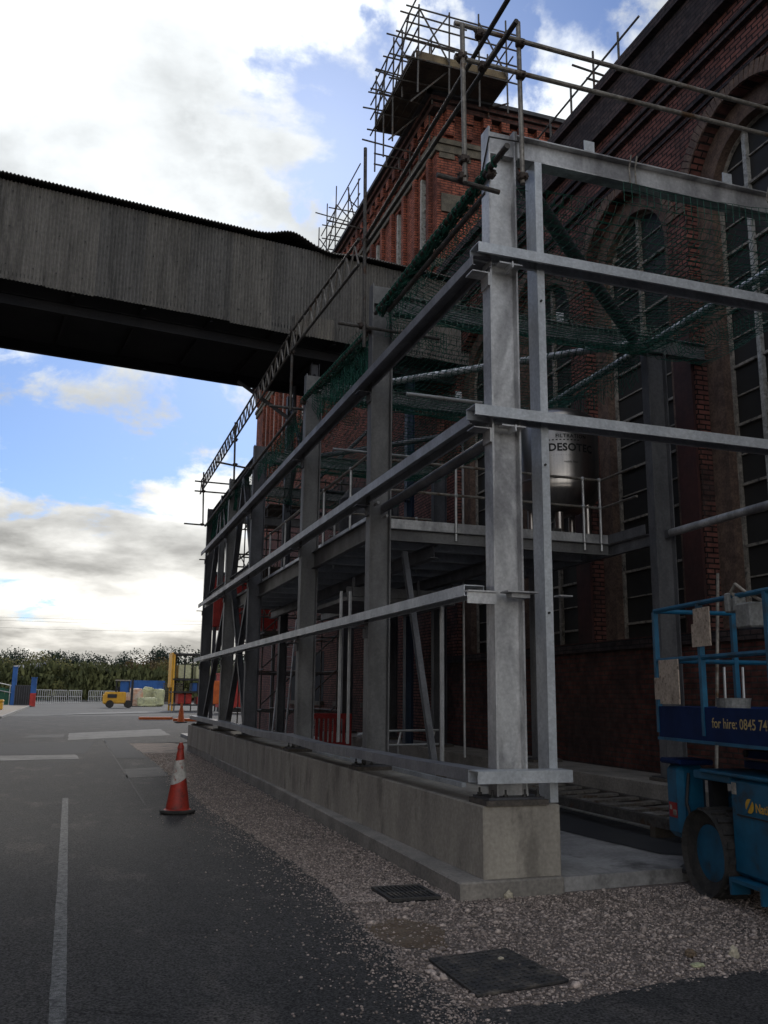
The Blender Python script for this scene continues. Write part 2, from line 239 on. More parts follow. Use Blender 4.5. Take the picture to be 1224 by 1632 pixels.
# ------------------------------------------------------------------ mesh helpers
def V3(p): return np.array(p, float)
class MB:
    def __init__(s): s.v = []; s.f = []
    def add(s, vs, fs):
        o = len(s.v); s.v.extend([tuple(map(float, p)) for p in vs]); s.f.extend([tuple(i+o for i in f) for f in fs]); return s
    def box(s, x0, x1, y0, y1, z0, z1):
        return s.add([(x0, y0, z0), (x1, y0, z0), (x1, y1, z0), (x0, y1, z0), (x0, y0, z1), (x1, y0, z1), (x1, y1, z1), (x0, y1, z1)],
                     [(0, 3, 2, 1), (4, 5, 6, 7), (0, 1, 5, 4), (1, 2, 6, 5), (2, 3, 7, 6), (3, 0, 4, 7)])
    def obox(s, c, a, b, h, la, lb, lh):   # centred oriented box
        c, a, b, h = map(V3, (c, a, b, h)); P = [c+a*la*i/2+b*lb*j/2+h*lh*k/2 for k in (-1, 1) for i, j in ((-1, -1), (1, -1), (1, 1), (-1, 1))]
        return s.add(P, [(0, 3, 2, 1), (4, 5, 6, 7), (0, 1, 5, 4), (1, 2, 6, 5), (2, 3, 7, 6), (3, 0, 4, 7)])
    def prof(s, pts, p0, p1, up=(0, 0, 1)):   # extrude a closed outline (u sideways, w along up) from p0 to p1
        p0, p1, up = V3(p0), V3(p1), V3(up); d = p1-p0; d /= np.linalg.norm(d); side = np.cross(d, up); side /= np.linalg.norm(side); up = np.cross(side, d)
        n = len(pts); P = [p0+side*a+up*b for a, b in pts]+[p1+side*a+up*b for a, b in pts]
        return s.add(P, [tuple(range(n))[::-1], tuple(range(n, 2*n))]+[(i, (i+1) % n, n+(i+1) % n, n+i) for i in range(n)])
    def tube(s, p0, p1, r=.024, n=8, r2=None):
        r2 = r if r2 is None else r2; p0, p1 = V3(p0), V3(p1); d = p1-p0; d /= np.linalg.norm(d); a = np.cross(d, (0, 0, 1) if abs(d[2]) < .9 else (1, 0, 0)); a /= np.linalg.norm(a); b = np.cross(d, a)
        P = [p+(a*math.cos(2*math.pi*i/n)+b*math.sin(2*math.pi*i/n))*q for p, q in ((p0, r), (p1, r2)) for i in range(n)]
        return s.add(P, [tuple(range(n))[::-1], tuple(range(n, 2*n))]+[(i, (i+1) % n, n+(i+1) % n, n+i) for i in range(n)])
    def path(s, pts, r=.01, n=6):
        for a, b in zip(pts[:-1], pts[1:]): s.tube(a, b, r, n)
        return s
    def poly(s, pts): return s.add(pts, [tuple(range(len(pts)))])
    def slab(s, pts, z0, z1):
        n = len(pts); return s.add([(x, y, z0) for x, y in pts]+[(x, y, z1) for x, y in pts], [tuple(range(n))[::-1], tuple(range(n, 2*n))]+[(i, (i+1) % n, n+(i+1) % n, n+i) for i in range(n)])
    def lathe(s, prof, c=(0, 0, 0), n=24, axis=(0, 0, 1)):
        c, ax = V3(c), V3(axis); ax /= np.linalg.norm(ax); a = np.cross(ax, (0, 0, 1) if abs(ax[2]) < .9 else (1, 0, 0)); a /= np.linalg.norm(a); b = np.cross(ax, a)
        P = [c+ax*h+(a*math.cos(2*math.pi*i/n)+b*math.sin(2*math.pi*i/n))*r for r, h in prof for i in range(n)]
        F = [(k*n+i, k*n+(i+1) % n, (k+1)*n+(i+1) % n, (k+1)*n+i) for k in range(len(prof)-1) for i in range(n)]
        F += [tuple(range(n))[::-1], tuple(range((len(prof)-1)*n, len(prof)*n))]
        return s.add(P, F)
def link(name, me, parent=None, loc=None):
    o = bpy.data.objects.new(name, me); col.objects.link(o)
    if parent is not None: o.parent = parent
    if loc is not None: o.location = loc
    return o
def build(name, mb, ma, parent=None, smooth=False, bevel=0, base=None):
    """one mesh object; vertices are given in world space, `base` (or the root's location) is taken off"""
    off = np.zeros(3); q = parent
    while q is not None: off += np.array(q.location); q = q.parent
    loc = None
    if parent is None and base is not None: off = np.array(base, float); loc = base
    me = bpy.data.meshes.new(name); me.from_pydata([tuple(np.array(v)-off) for v in mb.v], [], mb.f); me.materials.append(ma)
    bm = bmesh.new(); bm.from_mesh(me)
    if bevel: 
        es = [e for e in bm.edges if len(e.link_faces) == 2 and e.calc_face_angle(0) > .6]
        bmesh.ops.bevel(bm, geom=es, offset=bevel, segments=1, affect='EDGES')
    bmesh.ops.recalc_face_normals(bm, faces=bm.faces); bm.to_mesh(me); bm.free()
    if smooth:
        me.polygons.foreach_set('use_smooth', [True]*len(me.polygons)); 
        try: me.set_sharp_from_angle(angle=math.radians(35))
        except Exception: pass
    me.update()
    return link(name, me, parent, loc)
def tag(o, label=None, cat=None, group=None, kind=None):
    if label: o['label'] = label
    if cat: o['category'] = cat
    if group: o['group'] = group
    if kind: o['kind'] = kind
    return o
def thing(name, label, cat, loc=(0, 0, 0), group=None):
    o = bpy.data.objects.new(name, None); col.objects.link(o); o.location = loc; o.empty_display_size = .2; return tag(o, label, cat, group)
def struct(name, mb, ma): return tag(build(name, mb, ma), kind='structure')
def B(*a): return MB().box(*a)
def copy_tree(o, parent=None):
    c = o.copy(); col.objects.link(c); c.parent = parent
    for ch in list(o.children): copy_tree(ch, c)
    return c
def Hsec(h, b, tw, tf):  # h along 'up', flanges across
    return [(-b/2, -h/2), (b/2, -h/2), (b/2, -h/2+tf), (tw/2, -h/2+tf), (tw/2, h/2-tf), (b/2, h/2-tf), (b/2, h/2), (-b/2, h/2), (-b/2, h/2-tf), (-tw/2, h/2-tf), (-tw/2, -h/2+tf), (-b/2, -h/2+tf)]
def Csec(h, b, t, lip=.02, flip=1):
    p = [(0, -h/2), (b, -h/2), (b, -h/2+lip), (b-t, -h/2+lip), (b-t, -h/2+t), (t, -h/2+t), (t, h/2-t), (b-t, h/2-t), (b-t, h/2-lip), (b, h/2-lip), (b, h/2), (0, h/2)]
    return [(x*flip, y) for x, y in p]
def textmesh(name, s, size, ma, parent, origin, xdir, ydir, bold=0.0, depth=.002, bend=None, align='LEFT', space=1.0):
    cu = bpy.data.curves.new(name, 'FONT'); cu.body = s; cu.size = size; cu.offset = bold; cu.extrude = 0; cu.align_x = align; cu.resolution_u = 3; cu.space_character = space
    tmp = bpy.data.objects.new('tmp', cu); col.objects.link(tmp)
    dg = bpy.context.evaluated_depsgraph_get(); dg.update(); me = bpy.data.meshes.new_from_object(tmp.evaluated_get(dg)); bpy.data.objects.remove(tmp); me.name = name
    co = np.zeros(len(me.vertices)*3); me.vertices.foreach_get('co', co); co = co.reshape(-1, 3)
    if bend is None:
        xd, yd, og = V3(xdir), V3(ydir), V3(origin); nz = np.cross(xd, yd); P = og+co[:, :1]*xd+co[:, 1:2]*yd+nz*depth
    else:
        c, r, a0 = V3(bend[0]), bend[1], bend[2]; a = a0+co[:, 0]/r
        P = np.stack([c[0]+(r+depth)*np.sin(a), c[1]-(r+depth)*np.cos(a), c[2]+co[:, 1]], 1)
    off = np.zeros(3); q = parent
    while q is not None: off += np.array(q.location); q = q.parent
    P = P-off; me.vertices.foreach_set('co', P.ravel()); me.materials.clear(); me.materials.append(ma); me.update()
    return link(name, me, parent)
def arch_wall(mb, x, y0, y1, z0, z1, yc, hw, zs, zb, n=20, depth=.0, axis='X'):
    """wall face at x with an arched opening: centre yc, half width hw, springing zs, sill zb; with reveals of given depth (+x)"""
    fr = lambda y, z, d=0: (x+d, y, z)
    q = lambda a, b, c, d: mb.add([fr(*a), fr(*b), fr(*c), fr(*d)], [(0, 1, 2, 3)])
    q((y0, z0), (yc-hw, z0), (yc-hw, z1), (y0, z1)); q((yc+hw, z0), (y1, z0), (y1, z1), (yc+hw, z1))
    if zb > z0: q((yc-hw, z0), (yc+hw, z0), (yc+hw, zb), (yc-hw, zb))
    A = [(yc-hw*math.cos(math.pi*i/n), zs+hw*math.sin(math.pi*i/n)) for i in range(n+1)]
    for a, b in zip(A[:-1], A[1:]): q(a, b, (b[0], z1), (a[0], z1))
    if depth:
        P = [(yc-hw, zb)]+A+[(yc+hw, zb), (yc-hw, zb)]
        for a, b in zip(P[:-1], P[1:]): mb.add([fr(*a), fr(*b), fr(*b, depth), fr(*a, depth)], [(0, 1, 2, 3)])
# ------------------------------------------------------------------ ground and road
struct('ground', MB().poly([(-900, -300, -.02), (900, -300, -.02), (900, 3000, -.02), (-900, 3000, -.02)]), MA['yard'])
EDGE = [(1.826, 31.19), (1.943, 23.75), (1.96, 17.5), (1.92, 13.41), (2.098, 10.234), (2.156, 8.25), (2.134, 7.01), (2.038, 6.105), (2.02, 5.453), (2.033, 5.08), (2.143, 4.68), (2.612, 4.634), (3.295, 4.764), (4.097, 4.802), (6.5, 4.9), (14, 4.9)]
def fine_edge(P, step=.12, amp=.035):
    out = []
    for a, b in zip(P[:-1], P[1:]):
        a, b = np.array(a), np.array(b); n = max(1, int(np.linalg.norm(b-a)/step))
        for i in range(n):
            p = a+(b-a)*i/n; q = mnoise.noise(Vector((p[0]*3, p[1]*3, 0)))*amp+mnoise.noise(Vector((p[0]*11, p[1]*11, 5)))*amp*.5
            out.append((p[0]+q, p[1]+q*.6))
    return out+[tuple(P[-1])]
FE = fine_edge(EDGE, .07, .075)
struct('asphalt_road', MB().poly([(x, y, .008) for x, y in FE]+[(14, -40, .008), (-30, -40, .008), (-30, 60, .008), (40, 78, .008), (40, 31.5, .008), (3.3, 31.5, .008)]), MA['asphalt'])
gb = MB().poly([(x, y, .002) for x, y in [(1.7, 31.3), (1.75, 4.4), (14, 4.4), (14, 7.6), (3.0, 7.6), (3.3, 31.3)]])
struct('gravel_bed', gb, MA['gravel'])
def patch(name, pts, ma, z=.012): return struct(name, MB().poly([(x, y, z) for x, y in fine_edge(pts+[pts[0]], .5, .04)[:-1]]), ma)
patch('concrete_patch', [(-.06, 33.4), (-.05, 39.0), (3.91, 43.6), (3.75, 37.1)], MA['concrete_old'])
patch('concrete_patch', [(-3.5, 23.3), (-3.6, 25.2), (.17, 25.7), (.25, 24.0)], MA['concrete_old'])
patch('tarmac_patch', [(-3.6, 25.4), (-3.5, 31), (.8, 32), (.4, 25.9)], MA['asphalt2'])
patch('concrete_patch', [(-1.8, 69.8), (.84, 78), (14.4, 100), (6.6, 80)], MA['concrete_old'])
patch('tarmac_patch', [(-1.6, 35.3), (-1.4, 37.5), (-.2, 38), (-.2, 35.5)], MA['worn'])
patch('tarmac_patch', [(1.1, 18.5), (1.15, 20.6), (1.93, 21.1), (1.9, 18.8)], MA['worn'])
patch('tarmac_patch', [(1.15, 24), (1.1, 33), (1.8, 33), (1.85, 24)], MA['asphalt2'])
s_ = MB()
s_.poly([(x, y, .012) for x, y in [(1.10, 14), (1.125, 14), (1.125, 34), (1.09, 34)]])
struct('tar_joint', s_, MA['worn'])
wl = fine_edge([(.005, 15.2), (.03, 9), (.045, 5.2), (.06, 2.5)], .05, .005)
struct('road_line', MB().poly([(x-.042, y, .013) for x, y in wl]+[(x+.042, y, .013) for x, y in wl[::-1]]), MA['linepaint'])
struct('dirt_patch', MB().poly([(2.30+.27*math.cos(a)*(1+.2*math.sin(3*a)), 6.2+.42*math.sin(a)*(1+.15*math.cos(5*a)), .0072) for a in np.linspace(0, 2*math.pi, 30)[:-1]]), MA['brown'])
patch('footway', [(-30, 62), (-4.1, 62), (-4.6, 90), (-4.4, 112), (-30, 140)], MA['tan'], .1)
kb = MB()
for i in range(22): kb.obox((-4.13-.02*i, 62+i*2.2, .05), (1, 0, 0), (-.009, 1, 0), (0, 0, 1), .15, 2.18, .16)
tag(build('kerb', kb, MA['kerb']), kind='structure')

ck = MB()
for sx, sy, a, n_ in ((-1.2, 6.0, .4, 60), (.9, 9.0, 1.9, 70), (-2.2, 12, 1.2, 80), (.6, 5.0, 2.6, 30), (-.6, 16, 1.5, 90), (1.0, 6.6, 2.2, 26)):
    p = np.array([sx, sy]); pts = [p.copy()]
    for k in range(n_):
        a += rnd.gauss(0, .28); p = p+.06*np.array([math.cos(a), math.sin(a)]); pts.append(p.copy())
    for k in range(len(pts)-1):
        d = pts[k+1]-pts[k]; nn = np.array([-d[1], d[0]])/np.linalg.norm(d); w0, w1 = .0035*(1-k/len(pts)), .0034*(1-(k+1)/len(pts))+.0001
        q = [pts[k]+nn*w0, pts[k]-nn*w0, pts[k+1]-nn*w1, pts[k+1]+nn*w1]; ck.poly([(x, y, .0105) for x, y in q])
struct('tarmac_cracks', ck, MA['black'])
# gravel stones: nobody could count them
ico_v = None
def stones(name, n, region, smin, smax, ma, z=.006):
    t = (1+5**.5)/2; iv = np.array([(-1, t, 0), (1, t, 0), (-1, -t, 0), (1, -t, 0), (0, -1, t), (0, 1, t), (0, -1, -t), (0, 1, -t), (t, 0, -1), (t, 0, 1), (-t, 0, -1), (-t, 0, 1)])/1.9
    fa = np.array([(0, 11, 5), (0, 5, 1), (0, 1, 7), (0, 7, 10), (0, 10, 11), (1, 5, 9), (5, 11, 4), (11, 10, 2), (10, 7, 6), (7, 1, 8), (3, 9, 4), (3, 4, 2), (3, 2, 6), (3, 6, 8), (3, 8, 9), (4, 9, 5), (2, 4, 11), (6, 2, 10), (8, 6, 7), (9, 8, 1)])
    P = region(n); n = len(P); s = smin*(smax/smin)**(nr.rand(n)**1.5)
    a = nr.rand(n)*6.28; ca, sa = np.cos(a), np.sin(a); v = iv[None]*(1+.32*(nr.rand(n, 12, 3)-.5)*2*.6)*np.stack([s*(.8+.6*nr.rand(n)), s*(.6+.4*nr.rand(n)), s*(.45+.35*nr.rand(n))], 1)[:, None]
    x = v[..., 0]*ca[:, None]-v[..., 1]*sa[:, None]+P[:, 0:1]; y = v[..., 0]*sa[:, None]+v[..., 1]*ca[:, None]+P[:, 1:2]; zz = v[..., 2]+z+s[:, None]*.12
    V = np.stack([x, y, zz], 2).reshape(-1, 3); F = (fa[None]+12*np.arange(n)[:, None, None]).reshape(-1, 3)
    me = bpy.data.meshes.new(name); me.vertices.add(len(V)); me.vertices.foreach_set('co', V.ravel()); me.loops.add(F.size); me.loops.foreach_set('vertex_index', F.ravel().astype(np.int32)); me.polygons.add(len(F)); me.polygons.foreach_set('loop_start', np.arange(0, F.size, 3, dtype=np.int32)); me.update(calc_edges=True); me.materials.append(ma)
    return tag(link(name, me), kind='stuff')
ex = np.array([e[1] for e in EDGE[:10]][::-1]); ey = np.array([e[0] for e in EDGE[:10]][::-1])
def reg_near(n):
    P = np.stack([nr.uniform(1.9, 8.2, n), nr.uniform(4.55, 7.35, n)], 1)
    e = np.interp(P[:, 1], ex, ey); lowb = np.interp(P[:, 0], [2, 2.6, 3.3, 4.1, 6.5], [4.75, 4.63, 4.76, 4.82, 4.9])
    k = (P[:, 0] > e-.02+.04*nr.randn(n)) & (P[:, 1] > lowb+.04*nr.randn(n)) & ((P[:, 1] < 7.08) | (P[:, 0] < 3.05) | (P[:, 0] > 5.6))
    k &= ~((P[:, 0] > 2.18) & (P[:, 0] < 2.82) & (P[:, 1] > 4.84+.1*(P[:, 0]-2.2)) & (P[:, 1] < 5.56+.1*(P[:, 0]-2.2)) & (nr.rand(n) < .93-.8*(np.clip((P[:, 0]-2.2)/.6, 0, 1)**1.5*np.clip((P[:, 1]-4.9)/.7, 0, 1))))
    k &= ~((P[:, 0] > 2.49) & (P[:, 0] < 2.93) & (P[:, 1] > 7.10)) 
    k &= ~((((P[:, 0]-2.30)/.27)**2+((P[:, 1]-6.2)/.42)**2 < .9) & (nr.rand(n) < .85))
    return P[k]
def reg_strip(n):
    y = 7.2+(26-7.2)*nr.rand(n)**1.8; lo = np.interp(y, ex, ey); hi = np.interp(y, [7, 27], [3.05, 3.3]); x = lo+(hi-lo)*nr.rand(n)
    return np.stack([x, y], 1)[~((x > 2.49) & (x < 2.93) & (y < 7.62))]
def reg_scatter(n):
    y = 4.2+9*nr.rand(n)**1.6; x = np.interp(y, ex, ey)-np.abs(nr.randn(n))*.38
    return np.stack([x, y], 1)
stones('gravel_stones', 42000, reg_near, .0055, .014, MA['stone'])
stones('gravel_stones', 450, reg_near, .02, .033, MA['stone'])
stones('gravel_stones', 22000, reg_strip, .006, .014, MA['stone'])
def reg_rag(n):
    y = 4.3+16*nr.rand(n)**1.7; x = np.interp(y, ex, ey)+nr.randn(n)*.10-.05
    return np.stack([x, y], 1)
stones('edge_gravel', 3200, reg_rag, .004, .011, MA['stone'], .009)
stones('loose_gravel', 1500, reg_scatter, .004, .011, MA['stone'], .010)

# ------------------------------------------------------------------ mill (tall dark brick building along the right)
XW = 8.8
mill = thing('mill_building', 'tall soot darkened brick mill with arched windows rising along the right side', 'mill', (XW, 12, 0))
wb = MB()
wins = [(-3.2, 1.1), (.2, 1.1), (3.4, 1.1), (6.6, .93), (9.7, .95), (12.95-.12, .95), (16.0, .95), (19.1, .95)]
HS = 9.35; ZTOP = 12.1
ys = [-8] + [(a[0]+b[0])/2 for a, b in zip(wins[:-1], wins[1:])]+[21.2]
inner = MB()
for i, (yc, hw) in enumerate(wins):
    ro = hw+.36; zs = HS+(.1 if i < 3 else 0)
    arch_wall(wb, XW, ys[i], ys[i+1], 2.6, ZTOP, yc, ro, zs, 2.6, depth=.22)
    arch_wall(inner, XW+.22, yc-ro-.02, yc+ro+.02, 2.3, zs+ro+.05, yc, hw, zs, 2.45, depth=.25)
build('wall', wb, MA['mill'], mill); build('window_recess', inner, MA['ring'], mill)
lw = MB().box(XW-.02, XW+.5, -8, 21.2, 0, 2.6)
build('lower_wall', lw, MA['wingdk'], mill)
for i, (yc, hw) in enumerate(wins):     # painted piers between the windows
    if i+1 < len(wins) and yc > 5:
        y0, y1 = yc+hw+.37, wins[i+1][0]-wins[i+1][1]-.37
        build('painted_pier', B(XW-.05, XW-.003, y0+.03, y1-.03, 2.6, 7.3), MA['millred'], mill)
# eaves: projecting engineering brick, string courses
cb = MB().box(XW-.16, XW+.6, -8, 21.2, 12.1, 12.28).box(XW-.10, XW+.6, -8, 21.2, 12.28, 12.9).box(XW-.22, XW+.6, -8, 21.2, 12.9, 13.1)
build('cornice', cb, MA['cornice'], mill)
for z0, z1, p in ((11.75, 11.83, .05), (11.55, 11.62, .09), (10.98, 11.05, .06), (10.84, 10.90, .03)):
    build('string_course', B(XW-p, XW-.002, -8, 21.2, z0, z1), MA['cornice'], mill)
build('sill_course', B(XW-.08, XW-.022, -8, 21.2, 2.42, 2.58), MA['cornice'], mill)
build('roof', MB().prof([(0, 0), (5.5, 3.2), (11, 0)], (XW+.3, -8, 13.11), (XW+.3, 21.2, 13.11)), MA['slate'], mill)
build('back_wall', MB().box(XW+.9, XW+11, -7.9, 21.1, 0, 13.0), MA['black'], mill)
# arch rings of separate bricks on the nearest windows
for i in (4, 5, 6):
    yc, hw = wins[i]; ro = hw+.36; me = None
    nb = 42
    for k in range(nb):
        a = math.pi*(k+.5)/nb; r = ro+.125; c = (0, yc-r*math.cos(a), HS+r*math.sin(a)); wd = math.pi*(ro+.11)/nb-.012
        if me is None:
            o0 = build('voussoir_brick', MB().box(-.022, .05, -wd/2, wd/2, -.115, .115), MA['ring'], mill, bevel=.004); me = o0.data
            o0.data.transform(Matrix.Translation(Vector(mill.location))); o = o0
        else: o = link('voussoir_brick', me, mill)
        o.location = (-.0+rnd.uniform(-.006, .006), c[1]-12, c[2]); o.rotation_euler = (a-math.pi/2, 0, 0); o.rotation_euler[0] = -(a-math.pi/2)
# windows
def mill_window(yc, hw, n_lights, bars=True):
    x = XW+.40; g = MB(); n = 16; A = [(yc-hw*math.cos(math.pi*k/n), HS+hw*math.sin(math.pi*k/n)) for k in range(n+1)]
    g.poly([(x+.03, y, z) for y, z in [(yc-hw, 2.45)]+A+[(yc+hw, 2.45)]])
    w = build('window', g, MA['glass'], mill, base=None)
    f = MB()
    for s in (-1, 1): f.box(x-.035, x+.02, yc+s*hw-.045, yc+s*hw+.045, 2.45, HS)
    build('frame', f, MA['whitedirty'], w)
    for k in range(1, n_lights):
        y = yc-hw+2*hw*k/n_lights; top = HS+math.sqrt(max(0, hw*hw-(y-yc)**2))
        build('mullion', B(x-.045, x+.025, y-.04, y+.04, 2.45, top), MA['white' if yc < 11 else 'whitedirty'], w)
    z = 2.9; k = 0
    while z < HS+hw*.7:
        hh = hw if z < HS else math.sqrt(hw*hw-(z-HS)**2); big = k % 2 == 0; t_ = .02 if big else .011
        build('glazing_bar', B(x-(.02 if big else .0), x+.028, yc-hh, yc+hh, z-t_, z+t_), MA['whitedirty'], w); z += .46; k += 1
    ar = MB()
    for a, b in zip(A[:-1], A[1:]): ar.tube((x, *a), (x, *b), .04, 5)
    build('arch_frame', ar, MA['whitedirty'], w)
for i, (yc, hw) in enumerate(wins):
    mill_window(yc, hw, 3 if i == 4 else 2)
# louvre slats hanging loose in the second arch
lv = MB()
for k in range(9): lv.obox((XW+.36, 13.15, 9.0+k*.12), (0, 1, 0), (1, 0, 0), (0, 0, 1), .7, .06, .018)
build('louvre_slats', lv, MA['whitedirty'], mill)

# ------------------------------------------------------------------ long red brick wing beyond
XC, YC, ZR = 8.6, 21.2, 18.4
wing = thing('brick_wing', 'tall red brick wing with corbelled eaves and white framed windows behind the dark gallery', 'building', (XC, YC, 0))
YE = 48.0; wv = MB(); 
wys = [22.22+2.08*k for k in range(12)]
wwb = MB()
def seg(z0, z1, y0, y1): wwb.add([(XC, y0, z0), (XC, y1, z0), (XC, y1, z1), (XC, y0, z1)], [(0, 1, 2, 3)])
seg(9.2, 13.6, YC, YE); seg(16.6, ZR, YC, YE); last = YC
for y in wys:
    seg(13.6, 16.6, last, y-.36); last = y+.36
    for a, b in (((y-.36, 13.6), (y-.36, 16.6)), ((y+.36, 13.6), (y+.36, 16.6)), ((y-.36, 16.6), (y+.36, 16.6)), ((y-.36, 13.6), (y+.36, 13.6))):
        wwb.add([(XC, *a), (XC, *b), (XC+.3, *b), (XC+.3, *a)], [(0, 1, 2, 3)])
seg(13.6, 16.6, last, YE)
wwb.add([(XC, YC, 9.2), (22, YC, 9.2), (22, YC, ZR), (XC, YC, ZR)], [(0, 1, 2, 3)])
wwb.add([(XC, YE, 0), (22, YE, 0), (22, YE, ZR), (XC, YE, ZR)], [(0, 1, 2, 3)])
build('wall', wwb, MA['wing'], wing)
lwb = MB().add([(XC, YC, 0), (XC, YE, 0), (XC, YE, 9.2), (XC, YC, 9.2), (22, YC, 0), (22, YC, 9.2)], [(0, 1, 2, 3), (0, 3, 5, 4)])
build('shade_toned_lower_wall', lwb, MA['mill'], wing)  # darker brick puts the shade low on the wing into its colour
for i, y in enumerate(wys):
    w = build('window', MB().poly([(XC+.16, y-.36, 13.6), (XC+.16, y+.36, 13.6), (XC+.16, y+.36, 16.6), (XC+.16, y-.36, 16.6)]), MA['glass'], wing)
    f = MB()
    for s in (-1, 1): f.box(XC+.02, XC+.15, y+.24 if s > 0 else y-.36, y+.36 if s > 0 else y-.31, 13.6, 16.6)
    f.box(XC+.06, XC+.15, y-.36, y+.36, 13.6, 13.68)
    build('frame', f, MA['white'], w)
    gl = MB()
    for k in range(1, 6): gl.box(XC+.10, XC+.15, y-.31, y+.31, 13.6+k*.5-.015, 13.6+k*.5+.015)
    build('glazing_bars', gl, MA['white'], w)
    # brick pilasters each side with a groove between
    for q in (y-.36-.30, y+.36+.10):
        build('pilaster', B(XC-.12, XC-.002, q, q+.20, 11.5, 16.7), MA['wing'], wing)
build('string_course', MB().box(XC-.14, 22, YC-.14, YE, 16.95, 17.10).box(XC-.08, 22, YC-.08, YE, 16.72, 16.95), MA['sandstone'], wing)
build('lintel_band', MB().box(XC-.06, 22, YC-.06, YE, 13.25, 13.45), MA['sandstone'], wing)
build('cornice', MB().box(XC-.30, 22, YC-.30, YE, 18.15, 18.4).box(XC-.2, 22, YC-.2, YE, 18.0, 18.15), MA['wingdk'], wing)
build('gutter', MB().box(XC-.42, XC-.30, YC-.42, YE, 18.28, 18.40).box(XC-.42, 22, YC-.42, YC-.30, 18.28, 18.40), MA['slate'], wing)
cm = MB().box(-.13, 0, -.13, .13, 0, .42).box(-.20, 0, -.13, .13, .42, .75)
c0 = None
for k in range(46):
    y = YC+.35+k*.575
    if c0 is None:
        c0 = build('corbel', MB().box(XC-.13, XC, y-.13, y+.13, 17.25, 17.67).box(XC-.20, XC, y-.13, y+.13, 17.67, 18.0), MA['wing'], wing); by = y
    else:
        o = link('corbel', c0.data, wing); o.location = (0, y-by, 0)
c0 = None
for k in range(12):
    x = XC+.35+k*.575
    if c0 is None:
        c0 = build('corbel', MB().box(x-.13, x+.13, YC-.13, YC, 17.25, 17.67).box(x-.13, x+.13, YC-.20, YC, 17.67, 18.0), MA['wing'], wing); bx = x
    else:
        o = link('corbel', c0.data, wing); o.location = (x-bx, 0, 0)
for (a, b, z0, z1) in ((8.66, 9.12, 16.55, 16.9), (9.30, 9.62, 16.55, 16.9), (8.72, 9.35, 14.9, 15.45), (10.2, 10.6, 14.9, 15.4)):
    build('stone_block', B(a, b, YC-.05, YC-.002, z0, z1), MA['sandstone'], wing)
for y0 in (32.2, 29.0, 25.8, 36):
    w = build('window', B(XC-.004, XC+.05, y0, y0+1.4, 1.4, 3.2), MA['black'], wing)
    build('sill', B(XC-.12, XC-.006, y0-.1, y0+1.5, 1.25, 1.4), MA['sandstone'], w)
build('roof', MB().prof([(0, 0), (0, .12), (6.5, .35), (13, .12), (13, 0)], (XC+.1, YC+.05, 18.41), (XC+.1, YE, 18.41)), MA['slate'], wing)
build('parapet_turret', MB().box(XC-.02, XC+1.3, YC-.02, YC+3.0, 18.42, 19.0), MA['wingdk'], wing)
build('chimney', MB().box(9.6, 10.8, 31.6, 33.2, 18.5, 20.6).box(9.5, 10.9, 31.5, 33.3, 20.6, 20.8), MA['wingdk'], wing)

# ------------------------------------------------------------------ conveyor gallery
CD = np.array([.99327, .11578, 0]); CN = np.array([-.11578, .99327, 0]); P0 = np.array([8.8, 20.0, 0])
def cp(u, v, z): return tuple(P0+CD*u+CN*v+np.array([0, 0, z]))
gal = thing('conveyor_gallery', 'enclosed corrugated gallery bridging overhead from the left into the brick building', 'bridge', cp(0, 0, 9.9))
ZB, ZT = 9.93, 12.15
def corr_sheet(u0, u1, zt, zb, v=0, pitch=.076, amp=.024, per=6):
    n = int(round((u1-u0)/pitch))*per; mb = MB()
    us = np.linspace(u0, u1, n+1)
    vs = [];
    for u in us:
        o = v+amp*math.cos(2*math.pi*u/pitch); vs += [cp(u, o, zb), cp(u, o, zt(u) if callable(zt) else zt)]
    mb.add(vs, [(2*i, 2*i+2, 2*i+3, 2*i+1) for i in range(n)]); return mb
SW = .076*13; k = 0; u = 0.8
while u > -24:
    u0 = u-SW
    dz = rnd.uniform(-.035, .03)
    mi = rnd.choice([0, 0, 1, 2, 3, 4, 1])
    sh = build('cladding_sheet', corr_sheet(u0, u, ZT-.02, ZB+dz, v=rnd.uniform(-.01, .012)), MA['clad'][mi], gal, smooth=True)
    if k % 1 == 0:
        sc = MB()
        for zz in (10.25, 11.1, 11.9):
            for uu in (u0+.076*2.5, u0+.076*9.5): sc.tube(cp(uu, -.016, zz), cp(uu, -.04, zz), .014, 5)
        build('fixing', sc, MA['bolt'], sh)
    u = u0; k += 1
build('cladding_repair_sheet', corr_sheet(-4.55, -3.562, ZB+.50, ZB-.02, v=-.045), MA['cladlight'], gal, smooth=True)
def hump(u): return .20*math.exp(-((u+4.75)/.45)**2)-.10*math.exp(-((u+3.7)/.5)**2)
def roof_sheet(u0, u1):
    n = int(round((u1-u0)/.076))*6; us = np.linspace(u0, u1, n+1); vs = []
    prof = [(-.20, 0), (1.8, .55), (3.9, 0)]
    for u in us:
        for v, dz in prof:
            z = ZT+.05+dz+.015*math.cos(2*math.pi*u/.076)+(hump(u) if v < 1 else 0); vs.append(cp(u, v, z)); vs.append(cp(u, v, z-.02))
    F = []
    for i in range(n):
        for j in range(2):
            a = i*6+j*2; F += [(a, a+2, a+8, a+6), (a+1, a+7, a+9, a+3)]
        F.append((i*6, i*6+6, i*6+7, i*6+1))
    return MB().add(vs, F)
u = 0.8
while u > -24:
    build('roof_sheet', roof_sheet(u-SW, u), MA['clad'][rnd.choice([1, 4, 4])], gal, smooth=True); u -= SW
und = MB()
